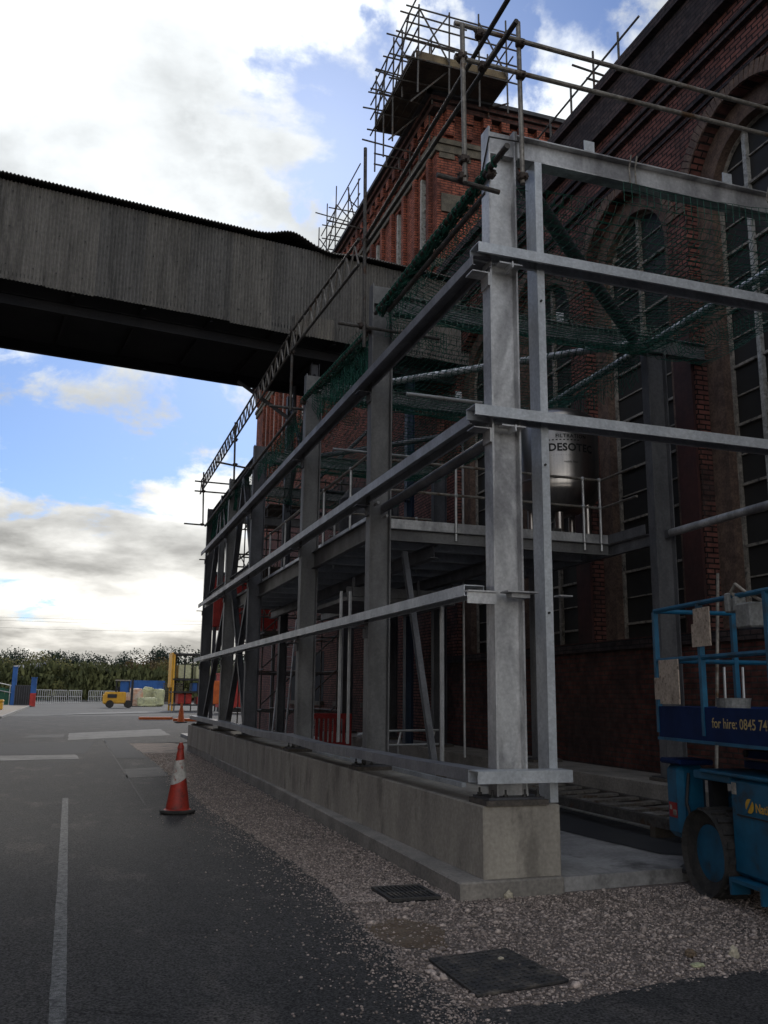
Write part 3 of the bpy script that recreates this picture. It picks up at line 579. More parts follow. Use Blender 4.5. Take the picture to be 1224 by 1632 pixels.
for (u0, u1, v0, v1, z0, z1) in ((-24, .8, .02, 3.66, ZB+.10, ZB+.18), (-24, .8, 3.66, 3.72, ZB-.02, ZT)):
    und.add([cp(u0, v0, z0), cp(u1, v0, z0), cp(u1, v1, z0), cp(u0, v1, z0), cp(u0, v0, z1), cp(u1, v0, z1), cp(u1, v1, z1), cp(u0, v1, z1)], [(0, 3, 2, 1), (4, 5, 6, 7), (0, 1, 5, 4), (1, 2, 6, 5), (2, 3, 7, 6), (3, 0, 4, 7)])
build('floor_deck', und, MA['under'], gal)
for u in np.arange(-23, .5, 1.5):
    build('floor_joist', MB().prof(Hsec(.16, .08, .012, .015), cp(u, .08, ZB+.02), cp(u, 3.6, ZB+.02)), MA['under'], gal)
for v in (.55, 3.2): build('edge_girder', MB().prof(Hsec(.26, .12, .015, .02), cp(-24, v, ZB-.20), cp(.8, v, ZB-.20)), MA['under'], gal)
lg = thing('gallery_trestle', 'dark braced steel trestle carrying the overhead corrugated gallery', 'trestle', (5.4, 22.5, 0))
for (x, y) in ((5.0, 20.3), (5.0, 22.9), (7.6, 20.6), (7.6, 23.2)): build('leg', MB().prof(Hsec(.2, .2, .012, .015), (x, y, 0), (x, y, 9.55), up=(1, 0, 0)), MA['bluesteel' if x > 6 else 'galvdark'], lg)
for a, b in (((3.4, 22.0, 9.5), (5.0, 22.0, 8.5)), ((4.9, 22.0, 9.55), (5.0, 22.4, 8.5)), ((5, 20.3, 6.5), (5, 22.9, 9.3)), ((5, 22.9, 6.5), (5, 20.3, 9.3)), ((5, 20.3, 6.5), (7.6, 20.6, 9.3)), ((5.0, 20.3, 6.4), (7.6, 20.6, 6.4)), ((5.0, 22.9, 6.4), (7.6, 23.2, 6.4))):
    build('brace', MB().tube(a, b, .05, 6), MA['galvdark'], lg)
# unseen building added where the gallery starts, sized to shade left-facing surfaces
ob = thing('unseen_works_building', 'unseen long brick works building added on the left side of the road to shade the frame, where the gallery starts', 'building', (-11, 10, 0))
build('wall', B(-26, -11, -6, 47, 0, 15), MA['wingdk'], ob); build('cornice', B(-26.2, -10.8, -6.2, 47.2, 15.01, 15.4), MA['cornice'], ob)
for k in range(11):
    y = -4.5+k*4.6; w = build('window', B(-10.99, -10.92, y, y+1.6, 3.0, 7.5), MA['glass'], ob); build('sill', B(-10.99, -10.8, y-.1, y+1.7, 2.85, 2.99), MA['sandstone'], w)
#PART3
# ------------------------------------------------------------------ concrete plinth, footing, floor
pl = build('concrete_plinth', B(3.29, 4.01, 7.10, 27.7, .13, .715), MA['concrete'], bevel=.012, base=(3.65, 7.1, .13))
tag(pl, 'long low cast concrete plinth carrying the front row of steel columns', 'concrete wall')
ft = MB().slab([(3.05, 7.03), (4.0, 7.04), (4.0, 28.0), (3.33, 28.0), (3.22, 15.0)], -.12, .14)
tag(build('concrete_footing', ft, MA['concrete_dk'], bevel=.012, base=(3.2, 7.1, 0)), 'wide concrete strip footing projecting below the column plinth beside the gravel', 'footing')
struct('floor_slab', MB().slab([(4.004, 7.12), (5.3, 7.22), (6.6, 7.5), (8.75, 7.7), (8.75, 36), (4.004, 36)], -.1, .12), MA['slab'])
struct('tarmac_strip', MB().poly([(x, y, .126) for x, y in [(5.70, 7.75), (5.53, 7.87), (5.42, 9.0), (5.38, 9.5), (5.1, 14), (5.0, 24), (6.6, 24), (6.55, 11.6), (6.42, 9.1), (6.35, 7.9)]]), MA['asphalt2'])
bp_ = build('rear_plinth', B(7.45, 8.5, 8.4, 28, .1, .5), MA['concrete_dk'], bevel=.01, base=(7.9, 8.4, .1))
tag(bp_, 'low damp concrete plinth under the rear columns against the mill', 'concrete wall')

# ------------------------------------------------------------------ galvanised steel frame
fr = thing('steel_structure', 'galvanised steel building frame of tall columns and horizontal rails on a concrete plinth', 'steel frame', (3.63, 7.25, .715))
YS = [7.25, 10.9, 14.65, 19.5, 22.9, 27.0]
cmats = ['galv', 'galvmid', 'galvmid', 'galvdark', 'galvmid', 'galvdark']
def hcol(x0, yc, z0, z1, ma, bolts=True, name='column', hw_=.292):
    xc = x0+hw_/2; mb = MB().prof(Hsec(hw_, .17, .012, .018), (xc, yc, z0+.065), (xc, yc, z1), up=(1, 0, 0))
    c = build(name, mb, ma, fr)
    build('base_plate', B(xc-.26, xc+.26, yc-.16, yc+.16, z0+.045, z0+.064), MA['galvdark'], c)
    build('grout_bed', B(xc-.29, xc+.29, yc-.18, yc+.18, z0+.002, z0+.044), MA['grout'], c)
    if bolts:
        for bx in (-.21, -.09, .09, .21):
            for by in (-.13, .13):
                build('holding_bolt', MB().tube((xc+bx, yc+by, z0+.065), (xc+bx, yc+by, z0+.085), .02, 6).tube((xc+bx, yc+by, z0+.085), (xc+bx, yc+by, z0+.125), .009, 6), MA['bolt'], c)
    return c
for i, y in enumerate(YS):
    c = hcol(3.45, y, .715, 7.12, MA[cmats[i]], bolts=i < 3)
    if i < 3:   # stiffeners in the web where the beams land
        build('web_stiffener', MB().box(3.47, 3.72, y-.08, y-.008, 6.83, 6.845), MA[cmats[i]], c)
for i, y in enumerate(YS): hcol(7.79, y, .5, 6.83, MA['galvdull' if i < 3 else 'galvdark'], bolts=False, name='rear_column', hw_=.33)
for i, y in enumerate(YS):
    z = 7.10 if i == 0 else 7.0
    b = build('roof_beam', MB().prof(Hsec(.26, .15, .010, .014), (3.765, y, z-.13), (8.9 if i < 2 else 7.785, y, z-.13)), MA['galv' if i == 0 else 'galvdull'], fr)
    if i < 3:
        build('end_plate', B(3.744, 3.763, y-.09, y+.09, z-.30, z+.02), MA['galvmid'], b)
        for x in (4.64, 6.37): build('cleat', B(x-.06, x+.06, y-.006, y+.004, z+.002, z+.17), MA['rail'], b)
# corner post
po = build('wind_post', MB().prof(Csec(.20, .078, .008, .02, -1), (3.955, 7.27, .72), (3.955, 7.27, 6.84), up=(0, 1, 0)), MA['rail'], fr)
for z in (5.35, 3.72, 2.35): build('bolt', MB().tube((3.985, 7.168, z), (3.985, 7.15, z), .011, 6), MA['bolt'], po)
def Rsec(w=.20, h=.10, t=.008, lip=.028):   # open downwards
    return [(-w/2, -h/2), (-w/2, h/2), (w/2, h/2), (w/2, -h/2), (w/2-lip, -h/2), (w/2-lip, -h/2+t), (w/2-t, -h/2+t), (w/2-t, h/2-t), (-w/2+t, h/2-t), (-w/2+t, -h/2+t), (-w/2+lip, -h/2+t), (-w/2+lip, -h/2)]
def rail(p0, p1, name='sheeting_rail', ma='rail', bow=0):
    return build(name, MB().prof(Rsec(), p0, p1), MA[ma], fr)
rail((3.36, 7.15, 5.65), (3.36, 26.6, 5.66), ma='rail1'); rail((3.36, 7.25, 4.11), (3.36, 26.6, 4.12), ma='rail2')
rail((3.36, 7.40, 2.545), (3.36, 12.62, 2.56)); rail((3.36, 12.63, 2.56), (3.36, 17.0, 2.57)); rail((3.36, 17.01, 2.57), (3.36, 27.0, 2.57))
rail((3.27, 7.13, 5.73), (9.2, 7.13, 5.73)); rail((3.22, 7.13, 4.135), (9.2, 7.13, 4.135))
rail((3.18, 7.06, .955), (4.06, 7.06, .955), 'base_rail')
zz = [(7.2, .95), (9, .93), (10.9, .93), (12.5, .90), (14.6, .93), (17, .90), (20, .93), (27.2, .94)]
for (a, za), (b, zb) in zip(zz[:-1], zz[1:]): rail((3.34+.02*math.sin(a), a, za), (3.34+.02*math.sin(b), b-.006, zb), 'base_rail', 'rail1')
for i, y in enumerate(YS):
    for z in (5.55, 4.01, 2.44):
        if i == 0 and z < 3: continue
        build('rail_cleat', MB().box(3.27, 3.448, y-.08, y+.08, z, z+.012).box(3.43, 3.449, y-.08, y+.08, z-.12, z), MA['galvdark' if i else 'galv'], fr)
for z in (5.62, 4.02): build('rail_cleat', MB().box(3.50, 3.74, 7.06, 7.155, z, z+.014).box(3.60, 3.614, 7.0, 7.155, z-.06, z), MA['galv'], fr)
build('rail_cleat', MB().box(3.17, 3.449, 7.10, 7.20, 2.50, 2.514).box(3.17, 3.449, 7.12, 7.132, 2.40, 2.499), MA['galv'], fr)
build('rail_cleat', MB().box(3.50, 3.80, 7.0, 7.155, 2.50, 2.514).box(3.56, 3.74, 7.05, 7.155, 2.46, 2.499), MA['galv'], fr)
build('rail_cleat', MB().box(4.03, 4.16, 7.04, 7.15, 2.49, 2.502), MA['galv'], fr)
# tubular ties and roof bracing
for a, b, r, mname in (((3.62, 7.45, 4.02), (3.62, 10.72, 3.98), .057, 'galvdull'), ((8.0, 7.4, 4.0), (8.0, 10.75, 3.96), .057, 'galv'),
                ((3.95, 14.3, 6.78), (7.45, 10.75, 6.78), .057, 'galv'), ((7.63, 7.3, 6.72), (7.63, 14.4, 6.72), .052, 'galv'), ((3.98, 7.5, 6.83), (7.4, 10.6, 6.80), .085, 'galvdark'), ((3.9, 19.3, 6.7), (7.5, 14.9, 6.7), .057, 'galvdull')):
    t_ = build('tie_tube', MB().tube(a, b, r, 12), MA[mname], fr, smooth=True)
    d = np.array(b)-np.array(a); d = d/np.linalg.norm(d)
    for q, s in ((np.array(a), -1), (np.array(b), 1)): build('lug', MB().obox(q+d*s*.07, d, np.cross(d, (0, 0, 1)), (0, 0, 1), .16, .014, .12), MA['galvdull'], t_)
for q in ((3.5, 4.02), (3.62, 3.86)): build('tie_bolt', MB().tube((q[0], 10.78, q[1]), (q[0], 10.62, q[1]), .02, 6), MA['tubelight'], fr)
# far bays: V bracing and short posts
build('eaves_beam', MB().prof(Hsec(.2, .12, .01, .012), (3.62, 19.7, 4.42), (3.62, 26.9, 4.42)), MA['galvdull'], fr)
build('eaves_beam', MB().prof(Hsec(.22, .14, .01, .012), (3.62, 19.7, 6.93), (3.62, 26.9, 6.93)), MA['galvdull'], fr)
build('short_post', MB().prof(Hsec(.16, .16, .01, .012), (3.62, 24.9, 4.53), (3.62, 24.9, 7.1), up=(1, 0, 0)), MA['galvdull'], fr)
for a, b in (((20.0, 4.55), (21.4, 6.8)), ((21.5, 6.8), (22.6, 4.55)), ((23.2, 4.55), (24.6, 6.8)), ((25.2, 6.8), (26.6, 4.55)), ((20.1, 1.0), (22.6, 4.3)), ((23.2, 4.3), (26.6, 1.0)), ((19.9, 4.3), (22.5, 1.0))):
    build('diagonal_brace', MB().prof(Hsec(.13, .13, .01, .012), (3.62, a[0], a[1]), (3.62, b[0], b[1]), up=(1, 0, 0)), MA['galvdark'], fr)
# slim bright posts standing between base rail and third rail
for y, z1 in ((8.47, 2.50), (12.2, 3.05), (11.75, 3.0)):
    build('sag_post', B(3.47, 3.50, y-.02, y+.02, .98, z1), MA['tubelight'], fr)
build('raking_strut', MB().prof(Hsec(.08, .08, .008, .008), (4.5, 12.4, 3.7), (4.5, 11.2, .72)), MA['galvdull'], fr)
build('sole_angle', B(3.75, 3.80, 8.6, 12.5, .716, .76), MA['rail'], fr)
build('sole_angle', B(3.66, 3.72, 11.4, 14.3, .716, .75), MA['rail'], fr)

# ------------------------------------------------------------------ mezzanine
mz = thing('mezzanine_platform', 'grey steel mezzanine deck with tubular handrails carried between the columns', 'platform', (5.8, 15.5, 4.0))
gr = MB()
for y in np.arange(12.14, 24, .07): gr.box(3.85, 7.75, y, y+.028, 3.99, 4.018)
tag(build('grating_bars', gr, MA['galvdull'], mz), kind='stuff')
build('toe_plate', B(3.84, 7.8, 12.085, 12.10, 3.985, 4.13), MA['galv'], mz); 
build('toe_plate', B(3.805, 3.82, 12.1, 24, 3.985, 4.13), MA['rail'], mz)
build('toe_plate', B(7.80, 7.815, 11.1, 12.1, 3.985, 4.13), MA['galvdull'], mz)
build('edge_beam', MB().prof([(0, -.09), (.07, -.09), (.07, -.08), (.01, -.08), (.01, .08), (.07, .08), (.07, .09), (0, .09)], (3.82, 12.09, 3.89), (7.8, 12.09, 3.89)), MA['galvmid'], mz)
build('edge_beam', MB().prof(Hsec(.18, .09, .01, .012), (7.86, 10.99, 3.89), (7.86, 24, 3.89)), MA['galvdull'], mz)
build('edge_beam', MB().prof(Hsec(.28, .10, .01, .012), (3.70, 11.02, 3.84), (3.70, 24, 3.84)), MA['galvmid'], mz)
for y in np.arange(12.9, 24, .95): build('joist', MB().prof(Hsec(.16, .09, .008, .01), (3.76, y, 3.90), (7.8, y, 3.90)), MA['rail2'], mz)
for x in (4.9, 6.3): build('main_beam', MB().prof(Hsec(.2, .12, .01, .012), (x, 12.2, 3.71), (x, 24, 3.71)), MA['galvdull'], mz)
hb = MB().box(4.35, 6.4, 14.9, 14.92, 3.30, 3.46).box(6.4, 6.42, 14.9, 17.5, 3.30, 3.46).box(4.35, 6.4, 14.92, 17.5, 3.22, 3.29)
build('hung_landing', hb, MA['galvdull'], mz)
for x in (4.45, 5.05, 5.65, 6.3): build('landing_hanger', B(x, x+.04, 14.86, 14.895, 3.3, 3.62), MA['galvdull'], mz)
def handrail(pts, posts, zt=5.0, zm=4.55, z0=4.02, ma='tubelight'):
    for z in (zt, zm):
        build('handrail', MB().path([(x, y, z) for x, y in pts], .021, 8), MA['tube'], mz, smooth=True)
    for x, y in posts:
        p = build('handrail_post', MB().tube((x, y, z0-.16), (x, y, zt), .021, 8), MA[ma], mz, smooth=True)
        for z in (zt, zm): build('post_ball', MB().lathe([(.002, -.035), (.025, -.03), (.036, 0), (.025, .03), (.002, .035)], (x, y, z), 8), MA[ma], p, smooth=True)
handrail([(3.9, 12.06), (7.69, 12.06), (7.69, 11.1)], [(5.19, 12.05), (7.36, 12.05), (7.66, 12.05)])
handrail([(3.80, 11.8), (3.80, 23)], [(3.80, y) for y in (12.9, 14.5, 16.0, 17.5, 19.0, 20.5)], zt=5.03, zm=4.56)
handrail([(4.2, 15.6), (6.2, 15.6), (6.2, 17)], [(4.3, 15.6), (5.9, 15.6), (6.2, 16.6)], zt=4.9, zm=4.45)

# ------------------------------------------------------------------ filter tank on the mezzanine
TC = (7.46, 13.0, 4.02); TR = .69
tk = thing('filter_tank', 'cylindrical stainless steel filter tank with black lettering on the mezzanine', 'tank', TC)
prof = [(.05, .55), (.35, .60), (.58, .72), (.675, .88), (.69, .93), (.69, 1.05), (.70, 1.06), (.70, 1.08), (.69, 1.09), (.69, 2.10), (.64, 2.20), (.45, 2.31), (.15, 2.37), (.02, 2.38)]
build('shell', MB().lathe(prof, TC, 48), MA['tank'], tk, smooth=True)
for a in (0.6, 2.2, 3.8, 5.4): build('leg', MB().tube((TC[0]+.5*math.cos(a), TC[1]+.5*math.sin(a), 4.02), (TC[0]+.5*math.cos(a), TC[1]+.5*math.sin(a), 4.85), .055, 12), MA['tank'], tk, smooth=True)
build('outlet_pipe', MB().tube((TC[0]-.1, TC[1]-.2, 4.1), (TC[0]-.1, TC[1]-.2, 4.6), .07, 12).tube((TC[0]-.1, TC[1]-.2, 4.15), (TC[0]-.6, TC[1]-.6, 4.15), .05, 12), MA['tank'], tk, smooth=True)
build('valve', MB().box(TC[0]-.45, TC[0]-.3, TC[1]-.6, TC[1]-.45, 4.05, 4.25).tube((TC[0]-.38, TC[1]-.52, 4.25), (TC[0]-.38, TC[1]-.52, 4.42), .015), MA['bolt'], tk)
a0 = math.radians(-41); bc = (TC[0], TC[1], 0)
def ttext(s, size, z, a, bold=.0, sp=1.0): textmesh('lettering', s, size, MA['ink'], tk, None, None, None, bold=bold, depth=.003, bend=((TC[0], TC[1], z), TR+.002, a), space=sp)
ttext('DESOTEC', .175, 5.53, a0, .006, 1.05); ttext('FILTRATION', .085, 5.75, a0+.17, .002, 1.15); ttext('- - - - - - - - -', .10, 5.69, a0, .004); ttext('17', .20, 5.98, a0+.40, .0); ttext('_ _ _ _ _ _ _ _ _', .05, 5.46, a0+.05)
ttext('mobile filter', .05, 5.33, a0+.35)
TC2 = (5.4, 17.2, 4.02)
tk2 = thing('process_vessel', 'dim steel vessel standing deeper on the mezzanine behind the handrail', 'tank', TC2)
build('shell', MB().lathe([(.05, .35), (.5, .5), (.55, .6), (.55, 1.5), (.4, 1.7), (.05, 1.75)], TC2, 24), MA['galvdark'], tk2, smooth=True)
for a in (0.6, 2.2, 3.8, 5.4): build('leg', MB().tube((TC2[0]+.4*math.cos(a), TC2[1]+.4*math.sin(a), 4.02), (TC2[0]+.4*math.cos(a), TC2[1]+.4*math.sin(a), 4.6), .04, 8), MA['galvdark'], tk2)

# ------------------------------------------------------------------ edge protection scaffold on the frame
def scaffold(root, tubes, r=.0242, ma='tube', couplers=(), cm='coupler', name='scaffold_tube', n=10):
    for a, b in tubes: build(name, MB().tube(a, b, r, n), MA[ma], root, smooth=True)
    for c in couplers:
        build('coupler', MB().obox(c, (1, 0, 0), (0, 1, 0), (0, 0, 1), .085, .085, .075).tube((c[0]-.07, c[1], c[2]+.02), (c[0]+.07, c[1], c[2]+.02), .012, 6).tube((c[0], c[1]-.07, c[2]-.02), (c[0], c[1]+.07, c[2]-.02), .012, 6), MA[cm], root, bevel=.012)
es = thing('guard_rail_scaffold', 'scaffold tube guard rails clamped round the top of the steel frame', 'scaffolding', (3.27, 7.0, 6.4))
scaffold(es, [((3.0, 6.95, 7.985), (7.8, 6.95, 7.94)), ((3.0, 6.95, 7.61), (7.8, 6.95, 7.63))], .0242, 'tube')
scaffold(es, [((3.08, 6.90, 6.27), (3.06, 6.90, 7.95)), ((3.73, 7.00, 6.45), (3.715, 7.00, 8.23))], .0242, 'tube')
scaffold(es, [((3.30, 5.2, 7.93), (3.30, 10.75, 7.70)), ((3.33, 6.3, 7.58), (3.33, 10.8, 7.62)), ((3.30, 10.7, 6.12), (3.27, 10.7, 9.05)), ((3.27, 15.0, 6.55), (3.27, 15.0, 8.35)), ((3.25, 20.9, 6.6), (3.22, 20.9, 8.05)), ((3.36, 27.3, 6.68), (3.30, 27.3, 8.32)),
              ((2.83, 6.98, 6.34), (3.5, 7.05, 6.34)), ((2.95, 10.76, 6.44), (4.4, 10.76, 6.42)), ((2.8, 20.95, 7.04), (4.0, 20.95, 6.9)), ((3.05, 27.35, 8.03), (4.3, 27.35, 8.02)), ((3.06, 27.35, 7.72), (4.1, 27.35, 7.72)), ((2.8, 27.35, 6.68), (3.6, 27.35, 6.67)), ((2.9, 15.05, 6.62), (3.9, 15.05, 6.62))], .0242, 'tubedark',
         [(3.27, 6.95, 7.93), (3.30, 6.95, 7.585), (3.72, 6.97, 7.97), (3.72, 6.97, 7.61), (3.06, 6.92, 7.60), (3.07, 6.9, 6.50), (3.07, 6.93, 6.34), (3.28, 10.74, 6.44), (3.30, 10.72, 7.66), (3.27, 15.0, 8.05), (3.27, 15.0, 7.65), (3.25, 20.92, 7.62), (3.27, 20.92, 7.0), (3.33, 27.32, 8.02), (3.33, 27.32, 7.72), (3.34, 27.32, 6.68), (3.73, 7.0, 6.52)])
scaffold(es, [((3.42, 6.7, 6.60), (3.42, 10.6, 6.58)), ((3.47, 7.25, 6.44), (3.47, 10.2, 6.46)), ((3.42, 11.0, 6.44), (3.42, 14.8, 6.66)), ((3.42, 15.2, 6.62), (3.42, 19.6, 6.60)), ((3.42, 19.9, 6.7), (3.42, 27.2, 6.62))], .03, 'tubedark',
         [(3.44, 7.1, 6.55), (3.44, 10.3, 6.52), (3.42, 14.6, 6.6), (3.42, 10.9, 6.46)])
scaffold(es, [((3.9, 10.7, 5.55), (5.0, 10.7, 5.55)), ((4.05, 14.9, 5.9), (5.6, 14.9, 5.9)), ((7.95, 16.4, 7.2), (7.95, 16.4, 9.7)), ((7.0, 15.9, .5), (7.0, 15.9, 6.9))], .0242, 'tubelight')
# lattice guard beams
def lattice(root, a, b, h, r=.022, rw=.014, step=.42, ma='tubedark', mw='tube'):
    a, b = V3(a), V3(b); d = b-a; Ld = np.linalg.norm(d); d /= Ld; up = np.array([0, 0, 1.])
    lb = build('lattice_beam', MB().tube(a, b, r, 8).tube(a-up*h, b-up*h, r, 8), MA[ma], root, smooth=True)
    n = int(Ld/step); w = MB()
    for k in range(n):
        p = a+d*(Ld*k/n); q = a+d*(Ld*(k+.5)/n); e = a+d*(Ld*(k+1)/n)
        w.tube(p-up*h, q, rw, 5); w.tube(q, e-up*h, rw, 5)
    build('lacing', w, MA[mw], lb)
lattice(es, (3.25, 10.85, 7.75), (3.25, 15.1, 8.05), .38); lattice(es, (3.25, 15.2, 8.05), (3.25, 21, 8.05), .38); lattice(es, (3.25, 21.1, 8.05), (3.25, 27.5, 8.05), .38)
for x, lb in ((5.05, 'pale rope strand tied round the nearest roof beam, left of its pair'), (5.12, 'pale rope strand tied round the nearest roof beam, right of its pair')): tag(build('tied_rope', MB().path([(x, 7.11, 7.12), (x+.004, 7.16, 7.0), (x, 7.15, 6.82)], .009, 5), MA['whitedirty'], base=(x, 7.1, 6.9)), lb, 'rope')
rp = MB()
rp.path([(6.8, 7.11, 7.12), (6.804, 7.16, 7.0), (6.8, 7.12, 6.9)], .009, 5)
rp.path([(6.8, 7.12, 6.9), (6.92, 7.08, 6.75), (6.86, 7.1, 6.55), (6.9, 7.1, 6.4), (6.85, 7.1, 6.3)], .012, 5)
tag(build('tied_rope', rp, MA['whitedirty'], base=(5, 7.1, 6.8)), 'frayed pale rope hanging in a loop from the right end of the nearest roof beam', 'rope')
rp = MB().path([(3.445, 7.35, 6.62), (3.445, 7.14, 6.98), (3.82, 7.14, 7.0)], .008, 5)
tag(build('lashing_wire', rp, MA['bolt'], base=(3.45, 7.2, 6.8)), 'thin dark wire lashed around the top of the nearest column', 'wire')

# ------------------------------------------------------------------ green safety net
def strands(mb, P, r):
    """P: grid of points [i][j]; each neighbouring pair becomes a thin three sided cord"""
    def cord(a, b):
        a, b = np.array(a), np.array(b); d = b-a; l = np.linalg.norm(d)
        if l < 1e-4: return
        d /= l; s = np.cross(d, (.3, .2, .93)); s /= np.linalg.norm(s); t = np.cross(d, s); o = len(mb.v)
        for q in (a, b):
            for k in range(3): mb.v.append(tuple(q+(s*math.cos(2.094*k)+t*math.sin(2.094*k))*r))
        mb.f.extend([(o, o+1, o+4, o+3), (o+1, o+2, o+5, o+4), (o+2, o, o+3, o+5)])
    for i in range(len(P)):
        for j in range(len(P[0])):
            if i+1 < len(P): cord(P[i][j], P[i+1][j])
            if j+1 < len(P[0]): cord(P[i][j], P[i][j+1])
def sag_net(y0, y1, x0, x1, z, sag, cell, r, ph, skew=0):
    nx, ny = int((x1-x0)/cell), int((y1-y0)/cell); P = []
    for i in range(nx+1):
        row = []
        for j in range(ny+1):
            u, v = i/nx, j/ny; s = (4*u*(1-u))**.6*(4*v*(1-v))**.6
            row.append((x0+(x1-x0)*u+.05*math.sin(9*v+ph)+skew*cell*.5*(j % 2), y0+(y1-y0)*v+.05*math.sin(8*u+ph), z-sag*s+.06*mnoise.noise(Vector((u*7, v*7, ph)))))
        P.append(row)
    mb = MB(); strands(mb, P, r); return mb
net = thing('safety_net', 'green safety netting slung under the roof beams and rolled around the tubes', 'netting', (5.6, 11, 6.6))
for (y0, y1, ph) in ((7.35, 10.8, 1), (11.0, 14.55, 2), (14.75, 19.4, 3), (19.6, 22.8, 4)):
    build('net_panel', sag_net(y0, y1, 3.5, 7.8, 6.70, .42, .085, .0035, ph), MA['net'], net)
    build('net_panel', sag_net(y0+.03, y1-.02, 3.5, 7.8, 6.62, .30, .10, .004, ph+3, 1), MA['net'], net)
build('net_panel', sag_net(7.4, 10.7, 7.8, 8.7, 6.6, .15, .08, .0035, 6), MA['net'], net)
# netting lapped over the face of the beams
for yb, z0, z1 in ((10.79, 6.66, 7.02), (14.54, 6.62, 7.02), (19.39, 6.6, 7.02)):
    P = [[(3.85+.085*i+.03*math.sin(j), yb-.015*math.sin(i*.7), z1-(z1-z0)*j/5+.02*math.sin(i*.5+j)) for j in range(6)] for i in range(46)]
    mb = MB(); strands(mb, P, .0045); build('net_edge', mb, MA['netw'], net)
P = [[(3.9+.09*i, 7.16-.01*math.sin(i), 6.96-.035*i*.05-.22*j/3-.12*math.sin(math.pi*i/34)) for j in range(4)] for i in range(12, 34)]
mb = MB(); strands(mb, P, .0035); build('net_edge', mb, MA['net'], net)
# hanging flap behind the corner column and bunched ends
def hang(pa, pb, drop, cell=.07, seed=0, ma='net', r=.0045):
    pa, pb = V3(pa), V3(pb); n = int(np.linalg.norm(pb-pa)/cell); mm = max(2, int(drop/cell)); P = []
    for i in range(n+1):
        q = pa+(pb-pa)*i/n; P.append([(q[0]+.05*mnoise.noise(Vector((i*.3, j*.3, seed))), q[1]+.04*mnoise.noise(Vector((j*.3, i*.3, seed+5))), q[2]-drop*(1-.25*math.sin(i*.9+seed)**2)*j/mm) for j in range(mm+1)])
    mb = MB(); strands(mb, P, r); build('net_flap', mb, MA[ma], net)
hang((3.5, 7.4, 6.65), (3.5, 10.3, 6.6), .35, seed=1, r=.004); hang((3.5, 11.0, 6.45), (3.5, 14.0, 6.62), .55, seed=2); hang((3.46, 11.05, 6.48), (3.46, 13.0, 6.6), .6, seed=12, cell=.05); hang((3.5, 15.2, 6.6), (3.5, 19.2, 6.6), .4, seed=3)
hang((3.62, 10.75, 6.6), (4.5, 10.75, 6.5), .3, seed=4, cell=.05); hang((3.55, 14.5, 6.75), (4.4, 14.5, 6.5), .35, seed=14, cell=.05)
hang((7.3, 10.7, 7.1), (8.3, 10.7, 7.08), .42, seed=5, cell=.06, ma='netw', r=.004); hang((8.2, 10.6, 6.85), (8.8, 8.0, 6.8), .25, seed=6, cell=.06)
hang((7.6, 10.8, 6.7), (7.6, 14.3, 6.7), .55, seed=7, cell=.07)
hang((3.6, 22.5, 6.8), (3.6, 27.0, 6.7), .55, seed=8, cell=.05, r=.012)
# cords wound round the tubes
wn = MB()
def wind(a, b, R, turns, r=.006):
    a, b = V3(a), V3(b); d = b-a; d /= np.linalg.norm(d); s = np.cross(d, (0, 0, 1)); s /= np.linalg.norm(s); t = np.cross(s, d); n = turns*7
    pts = [tuple(a+(b-a)*k/n+(s*math.cos(2*math.pi*k/7)+t*math.sin(2*math.pi*k/7))*R) for k in range(n+1)]
    wn.path(pts, r, 4)
wind((3.95, 14.3, 6.78), (7.45, 10.75, 6.78), .064, 44); wind((7.63, 7.3, 6.72), (7.63, 14.4, 6.72), .058, 60); wind((3.42, 6.9, 6.60), (3.42, 10.5, 6.58), .04, 30, .012); wind((3.42, 11.0, 6.46), (3.42, 14.7, 6.66), .04, 30, .012)
build('net_lashing', wn, MA['net'], net)
for (a, b, n_) in (((3.44, 7.2, 6.57), (3.44, 10.4, 6.50), 60), ((3.45, 11.1, 6.36), (3.45, 13.9, 6.58), 46), ((3.47, 22.5, 6.6), (3.47, 26.9, 6.6), 60)):
    a, b = V3(a), V3(b); rl = MB()
    for k in range(n_):
        p = a+(b-a)*k/n_; q = a+(b-a)*min(1, (k+4)/n_); 
        for _ in range(3): rl.tube(p+nr.uniform(-.05, .05, 3), q+nr.uniform(-.05, .05, 3), .011, 4)
    build('rolled_net', rl, MA['net'], net)
#PART4
# ------------------------------------------------------------------ working platform and scaffold on the wing corner
ws = thing('roof_scaffold', 'scaffold working platform wrapped around the corner of the red brick wing roof', 'scaffolding', (8.6, 21.2, 18.3))
zd = 18.36
for k in range(6): build('scaffold_board', B(7.4, 10.15, 19.80+k*.232, 20.02+k*.232, zd, zd+.04), MA['board'], ws)
for k in range(5): build('scaffold_board', B(7.4+k*.232, 7.62+k*.232, 21.2, 23.1, zd, zd+.04), MA['board'], ws)
build('toe_board', B(7.42, 10.15, 19.76, 19.798, zd+.02, zd+.24), MA['boardl'], ws); build('toe_board', B(7.36, 7.398, 19.8, 23.1, zd+.02, zd+.24), MA['board'], ws)
tb = []
for x in (7.45, 8.35, 9.25, 10.1):
    for y in (19.72, 20.95): tb.append(((x, y, 17.3 if y < 20 else 18.0), (x+rnd.uniform(-.03, .03), y, 20.0+rnd.uniform(-.2, .25))))
for y in (21.4, 22.2, 23.0):
    for x in (7.33, 8.45): tb.append(((x, y, 16.9), (x, y+rnd.uniform(-.05, .05), 20.0+rnd.uniform(-.4, .3))))
for z in (18.3, 18.85, 19.35, 19.85):
    tb += [((7.1, 19.7, z), (10.5, 19.7, z-.03)), ((7.3, 19.3, z+.05), (7.3, 23.4, z+.05)), ((8.45, 21.0, z+.05), (8.45, 23.4, z+.05)), ((10.12, 19.4, z), (10.12, 22.2, z))]
